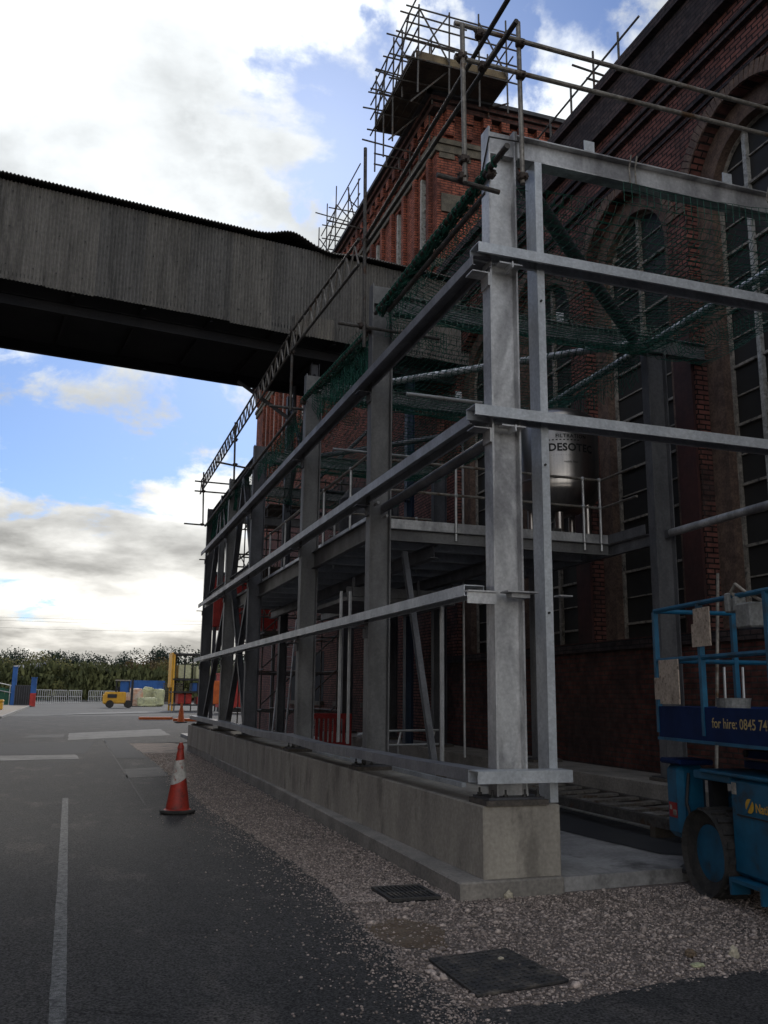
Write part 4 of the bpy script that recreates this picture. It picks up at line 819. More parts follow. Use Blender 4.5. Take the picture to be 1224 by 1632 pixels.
for y in (19.75, 20.6, 21.4, 22.2, 23.0):
    for z in (18.28, 19.0, 19.6): tb.append(((6.95+rnd.uniform(-.15, .15), y, z+rnd.uniform(-.1, .1)), (8.9, y, z+rnd.uniform(-.1, .1))))
for y in (20, 21.8): tb += [((7.3, y, 18.4), (7.3, y+1.1, 19.9)), ((7.3, y+1.1, 18.4), (7.3, y, 19.9)), ((7.35, y, 17.2), (8.45, y, 18.4))]
tb += [((7.45, 19.7, 18.4), (8.35, 19.7, 19.9)), ((8.35, 19.7, 18.4), (7.45, 19.7, 19.9)), ((9.25, 19.7, 18.4), (10.1, 19.7, 19.9)), ((10.1, 19.7, 18.4), (9.25, 19.7, 19.9)), ((10.1, 19.7, 17.6), (10.1, 21.5, 18.6)), ((6.8, 22.6, 17.6), (8.6, 22.6, 17.5)), ((7.3, 23.0, 17.5), (8.5, 23.0, 17.5)), ((7.3, 23.0, 17.15), (8.5, 23.0, 17.15)), ((7.7, 23.0, 17.15), (7.7, 23.0, 17.5)), ((8.1, 23.0, 17.15), (8.1, 23.0, 17.5)), ((7.0, 27.2, 17.5), (8.4, 27.2, 17.4)), ((7.3, 29, 17.3), (8.5, 29, 17.2))]
for x in (8.9, 9.6, 10.3, 11.0): tb.append(((x, 22.5, 18.4), (x, 22.5, 20.0)))
scaffold(ws, tb, .0242, 'tubedark', n=6)
s2 = thing('roof_scaffold', 'spindly scaffold standing on the far roof beyond the corrugated gallery', 'scaffolding', (8.9, 32, 18.5))
tb = []
for y, z in ((28.6, 20.2), (29.9, 20.6), (31.7, 21.7), (33.1, 21.7), (34.4, 21.3), (36.5, 20.6)): tb.append(((8.5, y, 17.6), (8.5, y, z)));
for y, z in ((29.0, 20.3), (31.7, 21.2), (33.1, 20.9)): tb.append(((9.6, y, 18.4), (9.6, y, z)))
for z in (18.9, 19.5, 20.1, 20.7): tb += [((8.5, 28.4, z), (8.5, 34, z)), ((8.2, 31.7, z), (10.0, 31.7, z)), ((8.3, 33.1, z), (9.8, 33.1, z))]
tb += [((8.5, 29, 18.6), (8.5, 31.7, 20.9)), ((8.5, 31.7, 18.5), (8.5, 34.4, 20.8)), ((8.5, 31.7, 20.9), (8.5, 33.1, 19)), ((8.5, 30, 20.6), (9.6, 31.7, 19)), ((8.0, 33.1, 21.2), (9.9, 33.1, 21.0)), ((8.5, 29.9, 20.1), (9.6, 31.7, 20.8))]
scaffold(s2, tb, .0242, 'tubedark', n=6)
s3 = thing('roof_scaffold', 'scaffold guard rails standing along the eaves of the dark mill roof', 'scaffolding', (9.2, 15, 13.1))
tb = [((9.2, 12.5, 14.3), (9.2, 17.6, 14.25)), ((9.2, 12.9, 13.9), (9.2, 17.6, 13.85)), ((8.7, 14.1, 14.3), (10.6, 14.1, 14.15)), ((8.9, 13.9, 13.9), (10.2, 13.9, 13.85))]
for y, z in ((13.2, 14.5), (14.1, 14.75), (15.0, 14.55), (15.9, 14.4), (17.0, 14.4)): tb.append(((9.2, y, 12.9), (9.2, y, z)))
scaffold(s3, tb, .0242, 'tubedark', n=6)

# scaffold tower inside, beyond the mezzanine
s4 = thing('scaffold_tower', 'dark access scaffold tower standing against the brick wing under the mezzanine', 'scaffolding', (6.4, 29, .1))
tb = []
for x in (5.4, 6.6, 7.8):
    for y in (27.6, 29.6, 31.6): tb.append(((x, y, .12), (x, y, 9.0)))
for z in (1.1, 2.3, 3.4, 4.4, 5.4, 6.4, 7.4, 8.4):
    for y in (27.6, 29.6, 31.6): tb.append(((5.2, y, z), (8.2, y, z)))
    for x in (5.4, 6.6, 7.8): tb.append(((x, 27.3, z+.06), (x, 31.9, z+.06)))
for k in range(7): tb.append(((5.4, 27.6, .2+k*1.1), (6.6, 27.6, 1.3+k*1.1))); tb.append(((6.6, 27.6, .2+k*1.1), (7.8, 27.6, 1.3+k*1.1)))
scaffold(s4, tb, .0242, 'tubedark', n=6)
lattice(s4, (5.0, 27.4, 4.4), (8.3, 27.4, 4.4), .45, r=.03, rw=.018)
lattice(s4, (5.0, 31.6, 6.5), (8.3, 31.6, 6.5), .45, r=.03, rw=.018)
for z in (3.5, 5.5, 7.5): 
    for k in range(5): build('scaffold_board', B(5.4+k*.24, 5.62+k*.24, 27.5, 31.7, z, z+.04), MA['board'], s4)
ld = thing('ladder', 'aluminium ladder leaning against the dark scaffold tower', 'ladder', (5.6, 26.2, .12))
for s_ in (0, .38): build('stile', MB().tube((5.35+s_, 25.6, .12), (6.0+s_, 27.3, 3.9), .028, 6), MA['tubelight'], ld)
for k in range(12):
    f = .05+k*.08; build('rung', MB().tube((5.35+.65*f, 25.6+1.7*f, .12+3.78*f), (5.73+.65*f, 25.6+1.7*f, .12+3.78*f), .016, 6), MA['tubelight'], ld)

# interior clutter
bar = thing('plastic_barrier', 'red plastic pedestrian barrier standing on the floor under the mezzanine', 'barrier', (7.1, 24.6, .12))
bb = MB().box(6.2, 7.4, 24.58, 24.62, .25, .34).box(6.2, 7.4, 24.56, 24.64, .98, 1.12).box(6.2, 6.3, 24.57, 24.63, .25, 1.1).box(7.3, 7.4, 24.57, 24.63, .25, 1.1)
build('frame', bb, MA['redp'], bar, bevel=.01)
for k in range(7): build('slat', B(6.36+k*.13, 6.44+k*.13, 24.585, 24.615, .34, .98), MA['redp'], bar)
for x in (6.4, 7.2): build('foot', B(x-.05, x+.05, 24.35, 24.85, .12, .25), MA['rubber'], bar)
# bent tube trolley frame
tf = thing('tube_trolley', 'low bright bent tube frame lying on the floor between the columns', 'trolley', (5.2, 14.6, .12))
for z in (.95, .72): build('rail', MB().path([(4.5, 14.6, z+.02), (4.7, 14.55, z+.08), (5.9, 14.5, z+.10)], .02, 6), MA['tubelight'], tf)
for x in (4.7, 5.25, 5.85): build('upright', MB().path([(x, 14.55, 1.03), (x-.06, 14.55, .8), (x-.02, 14.6, .5), (x, 14.6, .12)], .018, 6), MA['tubelight'], tf)
def lump(name, c, s, ma, label, cat, seed=0):
    bm = bmesh.new(); bmesh.ops.create_icosphere(bm, subdivisions=3, radius=1)
    for v in bm.verts:
        n = 1+.35*mnoise.noise(v.co*2.2+Vector((seed, 0, 0))); v.co = Vector((v.co.x*s[0]*n, v.co.y*s[1]*n, max(v.co.z*s[2]*n, -.02)))
    me = bpy.data.meshes.new(name); bm.to_mesh(me); bm.free(); me.materials.append(ma); o = link(name, me, None, c); tag(o, label, cat); return o
lump('rubble_bag', (4.75, 14.0, .12), (.38, .3, .42), MA['boardl'], 'dull yellow slumped sack beside the tube frame', 'sack', 3)
bxx = thing('tool_box', 'small open pale grey box on the floor by the columns', 'box', (5.2, 13.7, .12))
build('body', MB().box(5.05, 5.35, 13.6, 13.63, .12, .42).box(5.05, 5.35, 13.87, 13.9, .12, .42).box(5.05, 5.08, 13.63, 13.87, .12, .42).box(5.32, 5.35, 13.63, 13.87, .12, .42).box(5.08, 5.32, 13.63, 13.87, .12, .15), MA['grey'], bxx)
tag(build('timber_offcut', MB().obox((5.65, 13.8, .35), (.8, 0, .6), (0, 1, 0), (-.6, 0, .8), .5, .3, .04), MA['boardl'], base=(5.65, 13.8, .12)), 'tilted timber offcut leaning beside the grey box', 'timber')
# leaning props near the mill wall
for (x, y) in ((7.25, 9.2),):
    pr_ = thing('prop', 'thin grey steel prop leaning against the mill wall %s' % ('behind the nearest column' if y > 10 else 'beside the blue lift'), 'prop', (x, y, .5))
    build('tube', MB().tube((x, y, .12), (x+.5, y+.3, 3.2), .022, 8), MA['tube'], pr_); build('foot', B(x-.07, x+.07, y-.07, y+.07, .12, .13), MA['bolt'], pr_)
# steel rack lying on blocks
rk = thing('steel_rack', 'long ladder shaped steel frame lying flat on the floor beside the tarmac strip', 'steel frame', (6.6, 10.4, .12))
for x in (6.13, 7.1): build('side_member', B(x-.03, x+.05, 8.3, 12.6, .24, .35), MA['tubedark'], rk)
for k in range(9): build('rung', MB().obox((6.63, 8.55+k*.47, .335), (1, .25, 0), (-.25, 1, 0), (0, 0, 1), .93, .15, .03), MA['tube'], rk)
for y in (8.8, 12.2): build('block', B(6.1, 7.15, y-.05, y+.05, .122, .238), MA['board'], rk)
struct('dropped_kerb', B(6.46, 6.70, 9.0, 24, .1, .14), MA['kerb'])

# ------------------------------------------------------------------ scissor lift
LU = np.array([.149, .9888, 0]); LV = np.array([.9888, -.149, 0]); LO = np.array([5.18, 6.85, 0])   # u away from camera, v to the right
def lp(u, v, z): return LO+LU*u+LV*v+np.array([0, 0, z])
sc = thing('scissor_lift', 'blue scissor lift with chunky off road tyres parked at the edge of the gravel', 'scissor lift', tuple(LO+LV*.7-LU*.8))
def lbox(mb, u0, u1, v0, v1, z0, z1): return mb.obox(lp((u0+u1)/2, (v0+v1)/2, (z0+z1)/2), LU, LV, (0, 0, 1), u1-u0, v1-v0, z1-z0)
def ltube(mb, a, b, r=.02, n=8): return mb.tube(lp(*a), lp(*b), r, n)
U0, U1, V1 = -2.9, .52, 1.62
ch = build('chassis', lbox(lbox(MB(), -2.9, .25, .35, 1.30, .38, .80), -2.3, -.55, .02, 1.6, .24, .99), MA['liftblue'], sc, bevel=.03)
build('chassis_top', lbox(MB(), -2.7, -.12, .0, 1.62, .99, 1.02), MA['liftblue'], sc, bevel=.008)
build('side_rail', lbox(MB(), -.55, .04, .03, .09, .93, 1.0), MA['liftblue'], sc, bevel=.008)
build('step', lbox(MB(), -1.05, -.60, -.06, .10, .20, .23), MA['liftblue'], sc)
build('step_bracket', lbox(MB(), -1.05, -1.02, -.06, .10, .10, .20), MA['liftblue'], sc); build('step_bracket', lbox(MB(), -.63, -.60, -.06, .10, .10, .20), MA['liftblue'], sc)
build('panel_seam', lbox(MB(), -2.2, -.65, .012, .018, .70, .712), MA['blackm'], sc)
build('cable_guide', lbox(MB(), .02, .10, .20, .34, .30, .96), MA['blackm'], sc)
# outrigger leg
orr = build('outrigger', lbox(MB(), .28, .55, .02, .30, .38, 1.02), MA['liftblue'], sc, bevel=.05)
build('cap', lbox(MB(), .22, .60, -.0, .34, 1.02, 1.07), MA['liftnavy'], orr, bevel=.015)
build('ram', ltube(MB(), (.41, .16, .14), (.41, .16, .38), .035, 10), MA['bolt'], orr); build('foot', MB().lathe([(.11, 0), (.11, .03), (.04, .08)], tuple(lp(.41, .16, .08)), 14), MA['blackm'], orr)
build('warning_sticker', MB().obox(lp(.40, .012, .62), LU, LV, (0, 0, 1), .14, .006, .13), MA['redp'], orr)
build('sticker_print', MB().obox(lp(.36, .006, .60), LU, LV, (0, 0, 1), .05, .006, .05).obox(lp(.43, .006, .64), LU, LV, (0, 0, 1), .03, .006, .04), MA['whitedirty'], orr)
build('hose', MB().path([lp(.25, .10, .95), lp(.20, .04, .7), lp(.12, .05, .52), lp(-.02, .2, .42)], .014, 6), MA['blackm'], sc)
# wheels
def wheel(u, v0, out):
    c = lp(u, v0, .345); ax = LV*(-out)
    tyre = build('tyre', MB().lathe([(.225, -.02), (.24, .0), (.29, .018), (.33, .025), (.345, .07), (.345, -.07-.12), (.33, -.235), (.28, -.25), (.225, -.24), (.215, -.12)], tuple(c), 36, ax), MA['rubber'], sc, smooth=True)
    tr = MB()
    for k in range(20):
        a = 2*math.pi*k/20; rr = np.array([0, 0, 1.])*math.cos(a)+LU*math.sin(a); tt = np.cross(rr, LV)
        for s_, tw in ((-.055, .5), (-.175, -.5)): tr.obox(c+ax*(s_+.02)+rr*.347+tt*(.0 if s_ > -.1 else .05), tt+LV*tw*.6, LV, rr, .055, .135, .035)
    build('tread', tr, MA['rubber'], tyre)
    build('rim', MB().lathe([(.228, -.01), (.222, -.03), (.205, -.07), (.17, -.095), (.08, -.10), (.07, -.04), (.001, -.038)], tuple(c), 28, ax), MA['liftblue'], tyre, smooth=True)
    nb = MB()
    for k in range(8):
        a = 2*math.pi*k/8; rr = np.array([0, 0, 1.])*math.cos(a)+LU*math.sin(a); nb.tube(c+rr*.12-ax*.11, c+rr*.12-ax*.08, .012, 6)
    build('wheel_nuts', nb, MA['bolt'], tyre)
wheel(-.22, .0, 1); wheel(-2.5, .0, 1); wheel(-.22, 1.62, -1); wheel(-2.5, 1.62, -1)
# scissor stack
for k in range(3):
    z = 1.04+k*.085
    for v in (.35, 1.25): build('scissor_arm', lbox(MB(), -2.6, -.30, v-.03, v+.03, z, z+.06), MA['liftnavy'], sc)
build('cross_shaft', ltube(ltube(MB(), (-.35, .3, 1.16), (-.35, 1.3, 1.16), .03), (-2.5, .3, 1.16), (-2.5, 1.3, 1.16), .03), MA['blackm'], sc)
# platform
build('platform_floor', lbox(MB(), -2.9, U1, .0, V1, 1.26, 1.32), MA['liftnavy'], sc)
tbd = build('toe_board', lbox(lbox(lbox(MB(), -2.9, U1, -.03, -.004, 1.24, 1.54), U1, U1+.025, -.03, V1, 1.30, 1.54), -2.9, U1, V1, V1+.025, 1.24, 1.54), MA['liftnavy'], sc, bevel=.004)
build('sliding_rail', lbox(MB(), -1.6, U1, -.045, -.031, 1.235, 1.26), MA['liftblue'], sc)
for v in (-.015, V1+.01):
    for u in (U1, -.30, -1.3, -2.3, -2.88): build('guard_post', lbox(MB(), u-.022, u+.022, v-.022, v+.022, 1.3, 2.42), MA['liftblue'], sc)
    for z in (2.43, 1.96): build('guard_rail', ltube(MB(), (U1, v, z), (-2.88, v, z), .022), MA['liftblue'], sc, smooth=True)
for v in (.8,): build('guard_post', lbox(MB(), U1-.022, U1+.022, v-.022, v+.022, 1.3, 2.42), MA['liftblue'], sc)
for z in (2.43, 1.96): build('guard_rail', ltube(MB(), (U1, -.015, z), (U1, V1, z), .022), MA['liftblue'], sc, smooth=True)
build('control_box', lbox(MB(), -1.15, -.93, -.06, .12, 2.16, 2.36), MA['grey'], sc, bevel=.015)
build('control_lead', MB().path([lp(-.92, .0, 2.38), lp(-.88, -.05, 2.46), lp(-.95, -.05, 2.52), lp(-1.05, -.02, 2.44), lp(-1.2, .02, 2.36)], .013, 8), MA['whitedirty'], sc, smooth=True)
build('clamp', lbox(lbox(MB(), -.85, -.78, -.06, .04, 2.30, 2.46), -.95, -.90, -.06, .04, 2.30, 2.42), MA['grey'], sc, bevel=.01)
tag(build('splattered_board', lbox(lbox(MB(), -.52, -.26, -.052, -.040, 2.05, 2.38), -.26, -.22, -.052, -.040, 2.05, 2.25), MA['cardb'], base=tuple(lp(-.4, -.05, 2.05))), 'paint splattered beige board hung from the top guard rail of the blue lift', 'board')
tag(build('splattered_board', lbox(lbox(MB(), .06, .42, -.052, -.040, 1.56, 1.96), .42, .52, -.052, -.040, 1.60, 1.80), MA['cardb'], base=tuple(lp(.3, -.05, 1.6))), 'paint splattered beige board hung low at the corner of the blue lift cage', 'board')
textmesh('lettering', 'for hire: 0845 745 0000', .115, MA['creamp'], tbd, lp(-.44, -.034, 1.375), -LU, (0, 0, 1), bold=.001, depth=-.001 if False else .001)
textmesh('lettering', 'Nationwide', .095, MA['yellowp'], ch, lp(-.93, .008, .755), -LU, (0, 0, 1), bold=.002, depth=.004)
lg_ = MB()
lg_.lathe([(.055, 0), (.055, .004)], tuple(lp(-.84, .014, .79)), 20, tuple(-LV)); build('logo_disc', lg_, MA['yellowp'], ch)
build('logo_slash', MB().obox(lp(-.84, .006, .79), (LU*-1+np.array([0, 0, 1.2])), LV, (LU*1.2+np.array([0, 0, 1.])), .09, .004, .012), MA['liftblue'], ch)
build('label_plate', lbox(MB(), -.66, -.60, .010, .016, .86, .95), MA['whitedirty'], ch)
build('label_plate', lbox(MB(), -.56, -.50, .10, .34, .80, .84), MA['whitedirty'], sc)
bkt = thing('bucket', 'pale bucket and tubes standing inside the blue lift cage', 'bucket', tuple(lp(.1, .5, 1.32)))
build('body', MB().lathe([(.12, 0), (.15, .28), (.155, .30)], tuple(lp(.1, .5, 1.32)), 16), MA['grey'], bkt)
for d in ((.0, .1), (.06, -.05)): build('tube', MB().tube(lp(.1+d[0], .5+d[1], 1.33), lp(.16+d[0], .55+d[1], 1.9), .012), MA['tubelight'], bkt)

# ------------------------------------------------------------------ cones
def make_cone(label, loc, lean=0):
    r = thing('traffic_cone', label, 'traffic cone', loc); x, y, z = loc
    def rad(h): return .168-(.168-.028)*(h/.92)
    z0 = .055
    bs = MB().slab([(x+.25*math.cos(a), y+.25*math.sin(a)) for a in np.linspace(0, 2*math.pi, 9)[:-1]+math.pi/8], z+.004, z+.05)
    build('base', bs, MA['rubber'], r, bevel=.012)
    build('body', MB().lathe([(.185, .05), (rad(.05), .062), (rad(.45), .45), (rad(.92), .92), (.018, .93)], loc, 28), MA['conered'], r, smooth=True)
    h1 = .43
    sl_ = MB(); n = 28; P = []
    for k in range(n):     # sleeve with a slanting lower edge
        a = 2*math.pi*k/n; ha = h1+.055*math.cos(a-.3); hb = .70+.01*math.cos(a)
        for h in (ha, hb): P.append((x+(rad(h)+.004)*math.cos(a), y+(rad(h)+.004)*math.sin(a), z+h))
    sl_.add(P, [(2*k, 2*((k+1) % n), 2*((k+1) % n)+1, 2*k+1) for k in range(n)]); build('reflective_sleeve', sl_, MA['conewhite'], r, smooth=True)
    build('collar', MB().lathe([(rad(.86)+.002, .84), (rad(.86)+.010, .85), (rad(.88)+.004, .90)], loc, 20), MA['conered'], r, smooth=True)
    return r
make_cone('red and white traffic cone standing alone on the tarmac near the plinth', (1.46, 13.0, .012))
c2 = thing('traffic_cone', 'distant orange traffic cone at the far end of the concrete plinth', 'traffic cone', (5.87, 53, .01))
build('body', MB().lathe([(.22, .06), (.20, .1), (.05, 1.1), (.03, 1.12)], (5.87, 53, 0), 16), MA['orange'], c2); build('base', B(5.55, 6.2, 52.7, 53.3, .008, .07), MA['rubber'], c2); build('sleeve', MB().lathe([(.15, .45), (.11, .75)], (5.87, 53, 0), 16), MA['orange'], c2)
for (x, y, a, lab) in ((4.9, 58, .12, 'flat orange barrier board lying on the road beyond the far cone'), (6.6, 54.5, -.5, 'orange barrier board tipped over beside the far cone')):
    tag(build('barrier_board', MB().obox((x, y, .12), (math.cos(a), math.sin(a), 0), (-math.sin(a), math.cos(a), 0), (0, 0, 1), 2.0, .5, .16), MA['orange'], base=(x, y, 0), bevel=.02), lab, 'barrier')

# ------------------------------------------------------------------ manhole, drain, debris
mh = thing('manhole_cover', 'rusty square iron manhole cover half buried in gravel and grit', 'manhole cover', (2.5, 5.25, .01))
Q = [(2.197, 5.563), (2.77, 5.641), (2.817, 4.941), (2.194, 4.843)]
build('plate', MB().slab(Q, .004, .022), MA['iron'], mh, bevel=.003)
g_ = MB()
for i in range(13):
    for j in range(13):
        u, v = (i+.5)/13, (j+.5)/13; p = (np.array(Q[0])*(1-u)+np.array(Q[1])*u)*(1-v)+(np.array(Q[3])*(1-u)+np.array(Q[2])*u)*v
        a = .6 if (i+j) % 2 else -.9; g_.obox((p[0], p[1], .0245), (math.cos(a), math.sin(a), 0), (-math.sin(a), math.cos(a), 0), (0, 0, 1), .028, .010, .003)
tag(build('tread_pattern', g_, MA['iron'], mh), kind='stuff')
build('keyhole', MB().obox((2.72, 5.2, .0235), (1, 0, 0), (0, 1, 0), (0, 0, 1), .05, .03, .003), MA['black'], mh)
dr = thing('drain_grate', 'dark iron drain grate set in the gravel beside the footing', 'drain', (2.7, 7.36, .01))
D4 = [(2.50, 7.62), (2.92, 7.60), (2.90, 7.13), (2.49, 7.12)]
build('sump', MB().slab(D4, -.015, .012), MA['black'], dr)
build('frame', MB().box(2.49, 2.92, 7.12, 7.15, .012, .034).box(2.49, 2.92, 7.59, 7.62, .012, .034).box(2.49, 2.52, 7.15, 7.59, .012, .034).box(2.89, 2.92, 7.15, 7.59, .012, .034), MA['iron'], dr)
for k in range(9): build('bar', B(2.545+k*.038, 2.562+k*.038, 7.15, 7.59, .014, .032), MA['iron'], dr)
build('cross_bar', B(2.52, 2.89, 7.36, 7.385, .012, .030), MA['iron'], dr)
def bit(x, y, s, ma, lab, cat='rubble', seed=0, name='stone_lump'):
    o = lump(name, (x, y, .02), s, ma, lab, cat, seed); return o
bit(3.46, 7.0, (.034, .03, .05), MA['ply'], 'small pale cream block lying at the foot of the plinth corner', 'offcut', 1, 'pale_block')
bit(4.09, 5.09, (.035, .02, .05), MA['ply'], 'pale torn scrap standing in the gravel at right', 'scrap', 2, 'paper_scrap')
bit(3.72, 4.97, (.045, .03, .012), MA['bag'], 'yellowish scrap lying flat at the gravel edge', 'scrap', 4, 'foam_scrap')
bit(3.83, 5.18, (.04, .03, .03), MA['brown'], 'small reddish brown clod beside the pale scrap', 'clod', 5)
bit(2.62, 5.42, (.022, .016, .014), MA['ply'], 'single pale stone lying on the manhole cover', 'stone', 6)
bit(3.45, 15.4, (.05, .03, .015), MA['ply'], 'pale chip lying on the far part of the concrete plinth', 'chip', 9).location.z = .73
#PART5
# ------------------------------------------------------------------ far yard
fk = thing('forklift', 'yellow forklift truck driving away across the far yard', 'forklift', (5.0, 107, 0))
build('body', B(3.3, 5.6, 106, 107.6, .45, 1.75), MA['yellow'], fk, bevel=.12)
build('counterweight', B(3.15, 3.75, 105.9, 107.7, .4, 1.55), MA['yellow'], fk, bevel=.15)
for x in (3.9, 5.9):
    for y in (105.95, 107.65): build('wheel', MB().lathe([(.42, -.15), (.42, .15)], (x, y, .42), 18, (0, 1, 0)), MA['rubber'], fk)
for x in (4.5, 5.9):
    for y in (106.1, 107.5): build('cab_post', B(x-.05, x+.05, y-.05, y+.05, 1.7, 3.0), MA['blackm'], fk)
build('cab_roof', B(4.4, 6.0, 106.0, 107.6, 2.95, 3.08), MA['whitedirty'], fk); build('cab_panel', B(4.9, 5.9, 106.2, 106.24, 1.7, 2.95), MA['blue'], fk)
build('mast', B(6.15, 6.35, 106.2, 107.4, .2, 3.1), MA['blackm'], fk); build('seat', B(4.7, 5.2, 106.5, 107.1, 1.7, 2.3), MA['blackm'], fk)
for y in (106.4, 107.1): build('fork', B(6.35, 7.5, y, y+.15, .15, .22), MA['blackm'], fk)
build('rear_panel', B(3.60, 4.6, 105.88, 105.95, 1.1, 1.5), MA['blackm'], fk)
sk = thing('blue_skip', 'large blue waste container in the far yard beyond the forklift', 'container', (12.5, 178, 0))
build('body', B(9.2, 16.2, 176, 180, .3, 4.0), MA['blue'], sk)
for k in range(8): build('rib', B(9.4+k*.92, 9.6+k*.92, 175.85, 175.99, .3, 4.0), MA['blue'], sk)
def bale(c, s, ma, label, seed):
    bm = bmesh.new(); bmesh.ops.create_icosphere(bm, subdivisions=4, radius=1)
    for v in bm.verts:
        q = Vector([math.copysign(abs(a)**.35, a) for a in v.co]); n = 1+.16*mnoise.noise(v.co*3+Vector((seed*7, 0, 0)))
        v.co = Vector((q.x*s[0]*n, q.y*s[1]*n, (q.z*n+1)*s[2]/2))
    me = bpy.data.meshes.new('wrapped_bale'); bm.to_mesh(me); bm.free(); me.materials.append(ma); tag(link('wrapped_bale', me, None, c), label, 'bale')
bale((7.3, 120, 0), (1.0, .8, 2.2), MA['bagorange'], 'orange and white wrapped bale nearest the forklift', 1)
bale((8.9, 119, 0), (1.2, .8, 1.1), MA['bag'], 'low pale yellow wrapped bale in the middle of the pile', 2)
bale((9.2, 123, 0), (.7, .8, 2.4), MA['bag'], 'tall pale wrapped bale standing behind the low one', 3)
bale((10.5, 122, 0), (.7, .8, 2.2), MA['bag'], 'pale yellow wrapped bale at the right end of the pile', 4)
# crowd barriers
bpro = thing('crowd_barrier', 'galvanised steel crowd barrier standing in the row across the far yard', 'barrier', (-5, 137, 0), 'crowd barriers across the far yard')
fm = MB().box(-5, -2.9, 137, 137.06, 1.9, 2.0).box(-5, -2.9, 137, 137.06, 1.0, 1.08).box(-5, -2.9, 137, 137.06, .15, .22)
build('frame', fm, MA['tubelight'], bpro)
for k in range(8): build('bar', B(-5+k*.29, -4.93+k*.29, 137, 137.05, .05, 2.0), MA['tubelight'], bpro)
px0, py0 = -5, 137
ORD = ['first', 'second', 'third', 'fourth', 'fifth', 'sixth', 'seventh', 'eighth', 'ninth', 'tenth', 'eleventh', 'twelfth', 'thirteenth', 'fourteenth', 'fifteenth', 'sixteenth', 'seventeenth', 'eighteenth']
bpro['label'] = 'steel crowd barrier at the left end of the row, beside the red and blue post'
for k in range(1, 9):
    o = copy_tree(bpro); o['label'] = '%s steel crowd barrier from the left in the row across the far yard' % ORD[k]; gap = .9 if k > 2 else 0; x = -5+2.15*k*(1+.0)+gap*1.0; y = 137+k*7.0*.9
    o.location = (x, y, 0); s_ = 1+k*.05*.9; o.rotation_euler.z = .35
def post(label, x, y, z1, ma, w=.33, low=None):
    p = thing('gate_post', label, 'post', (x, y, 0)); build('shaft', B(x-w, x+w, y-w, y+w, 1.5 if low else 0, z1), MA[ma], p)
    if low: build('lower_shaft', B(x-w-.01, x+w+.01, y-w-.01, y+w+.01, 0, 1.499), MA[low], p)
    build('cap', B(x-w-.05, x+w+.05, y-w-.05, y+w+.05, z1, z1+.08), MA[ma], p)
post('square gate post painted blue above and red below', -4.35, 112, 3.2, 'blue', .30, 'redsteel'); post('taller blue gate post left of the red and blue one', -6.8, 118, 4.5, 'blue', .27)
gt = thing('yard_gate', 'dark open bar gate between the two blue gate posts', 'gate', (-5.6, 115, 0))
build('frame', MB().box(-6.5, -4.7, 115, 115.06, 2.3, 2.4).box(-6.5, -4.7, 115, 115.06, .1, .2), MA['galvdark'], gt)
for k in range(8): build('bar', B(-6.5+k*.25, -6.44+k*.25, 115, 115.05, .1, 2.4), MA['galvdark'], gt)
build('mesh_infill', B(-6.5, -4.7, 115.06, 115.08, .2, 2.3), MA['blackm'], gt)
gf = thing('green_fence', 'green panelled ramp wall with pale handrails at the far left', 'fence', (-9, 118, 0))
for k in range(6): build('panel', B(-13+k*1.05, -12+k*1.05, 118, 118.1, .1, 2.6-.25*k*.5), MA['green'], gf)
build('handrail', MB().tube((-13, 117.8, 3.6), (-6.9, 117.8, 2.3), .06), MA['tubelight'], gf); build('handrail', MB().tube((-13, 117.8, 2.6), (-6.9, 117.8, 1.5), .06), MA['tubelight'], gf)
for k in range(4): build('post', MB().tube((-12+k*1.6, 117.8, .1), (-12+k*1.6, 117.8, 3.4-.34*k), .05), MA['tubelight'], gf)
yb = thing('grit_bin', 'yellow grit bin on the pale footway at the left edge', 'bin', (-6.0, 85, .1))
build('body', B(-6.6, -5.65, 84.4, 85.6, .1, .75), MA['yellow'], yb, bevel=.08); build('lid', B(-6.65, -5.6, 84.35, 85.65, .76, .95), MA['yellow'], yb, bevel=.06)
# stillage rack and red trailer beyond the frame
ra = thing('material_stillage', 'tall yellow posted storage rack loaded with red goods beyond the frame', 'rack', (11, 90, 0))
for x in (8.95, 13.0):
    for y in (89, 92): build('post', B(x-.08, x+.08, y-.08, y+.08, 0, 5.4), MA['yellow' if x < 10 else 'blackm'], ra)
build('side_sheet', B(8.72, 8.84, 89, 92, 2.2, 5.5), MA['yellow'], ra)
for z in (.5, 1.7, 2.9, 5.3): build('shelf', B(8.9, 13.2, 88.9, 92.1, z, z+.14), MA['blackm'], ra)
for k in range(5): build('back_bar', B(9.4+k*.8, 9.5+k*.8, 91.9, 92, 0, 5.3), MA['blackm'], ra)
for (x, z, w, h, ma, lab) in ((9.5, .66, 1.3, 1.0, 'redsteel', 'red crate on the lowest shelf of the yellow rack'), (11.3, .66, 1.8, .7, 'redsteel', 'wide red crate right of the other on the lowest shelf'), (9.4, 3.06, 1.2, 1.3, 'bag', 'pale wrapped pack on the top shelf of the rack'), (11.1, 3.06, 1.6, 1.2, 'bag', 'wide pale wrapped pack on the right of the top shelf'), (10.8, 1.86, 1.0, .8, 'blue', 'blue crate on the middle shelf of the rack')):
    t_ = thing('crate', lab, 'crate', (x+w/2, 90, z)); build('body', B(x, x+w, 89.3, 91.5, z, z+h), MA[ma], t_, bevel=.05); build('strap', B(x+w*.45, x+w*.55, 89.28, 89.3, z, z+h), MA['blackm'], t_)
pst = thing('pallet_stack', 'tall stack of brown wooden pallets beside the blue container', 'pallets', (15, 150, 0))
for k in range(12): build('pallet', B(13.6, 16.6, 149, 151, .05+k*.28, .2+k*.28), MA['board'], pst)
tr = thing('red_skip', 'bright red waste skip seen between the far columns', 'skip', (13.4, 80, 0))
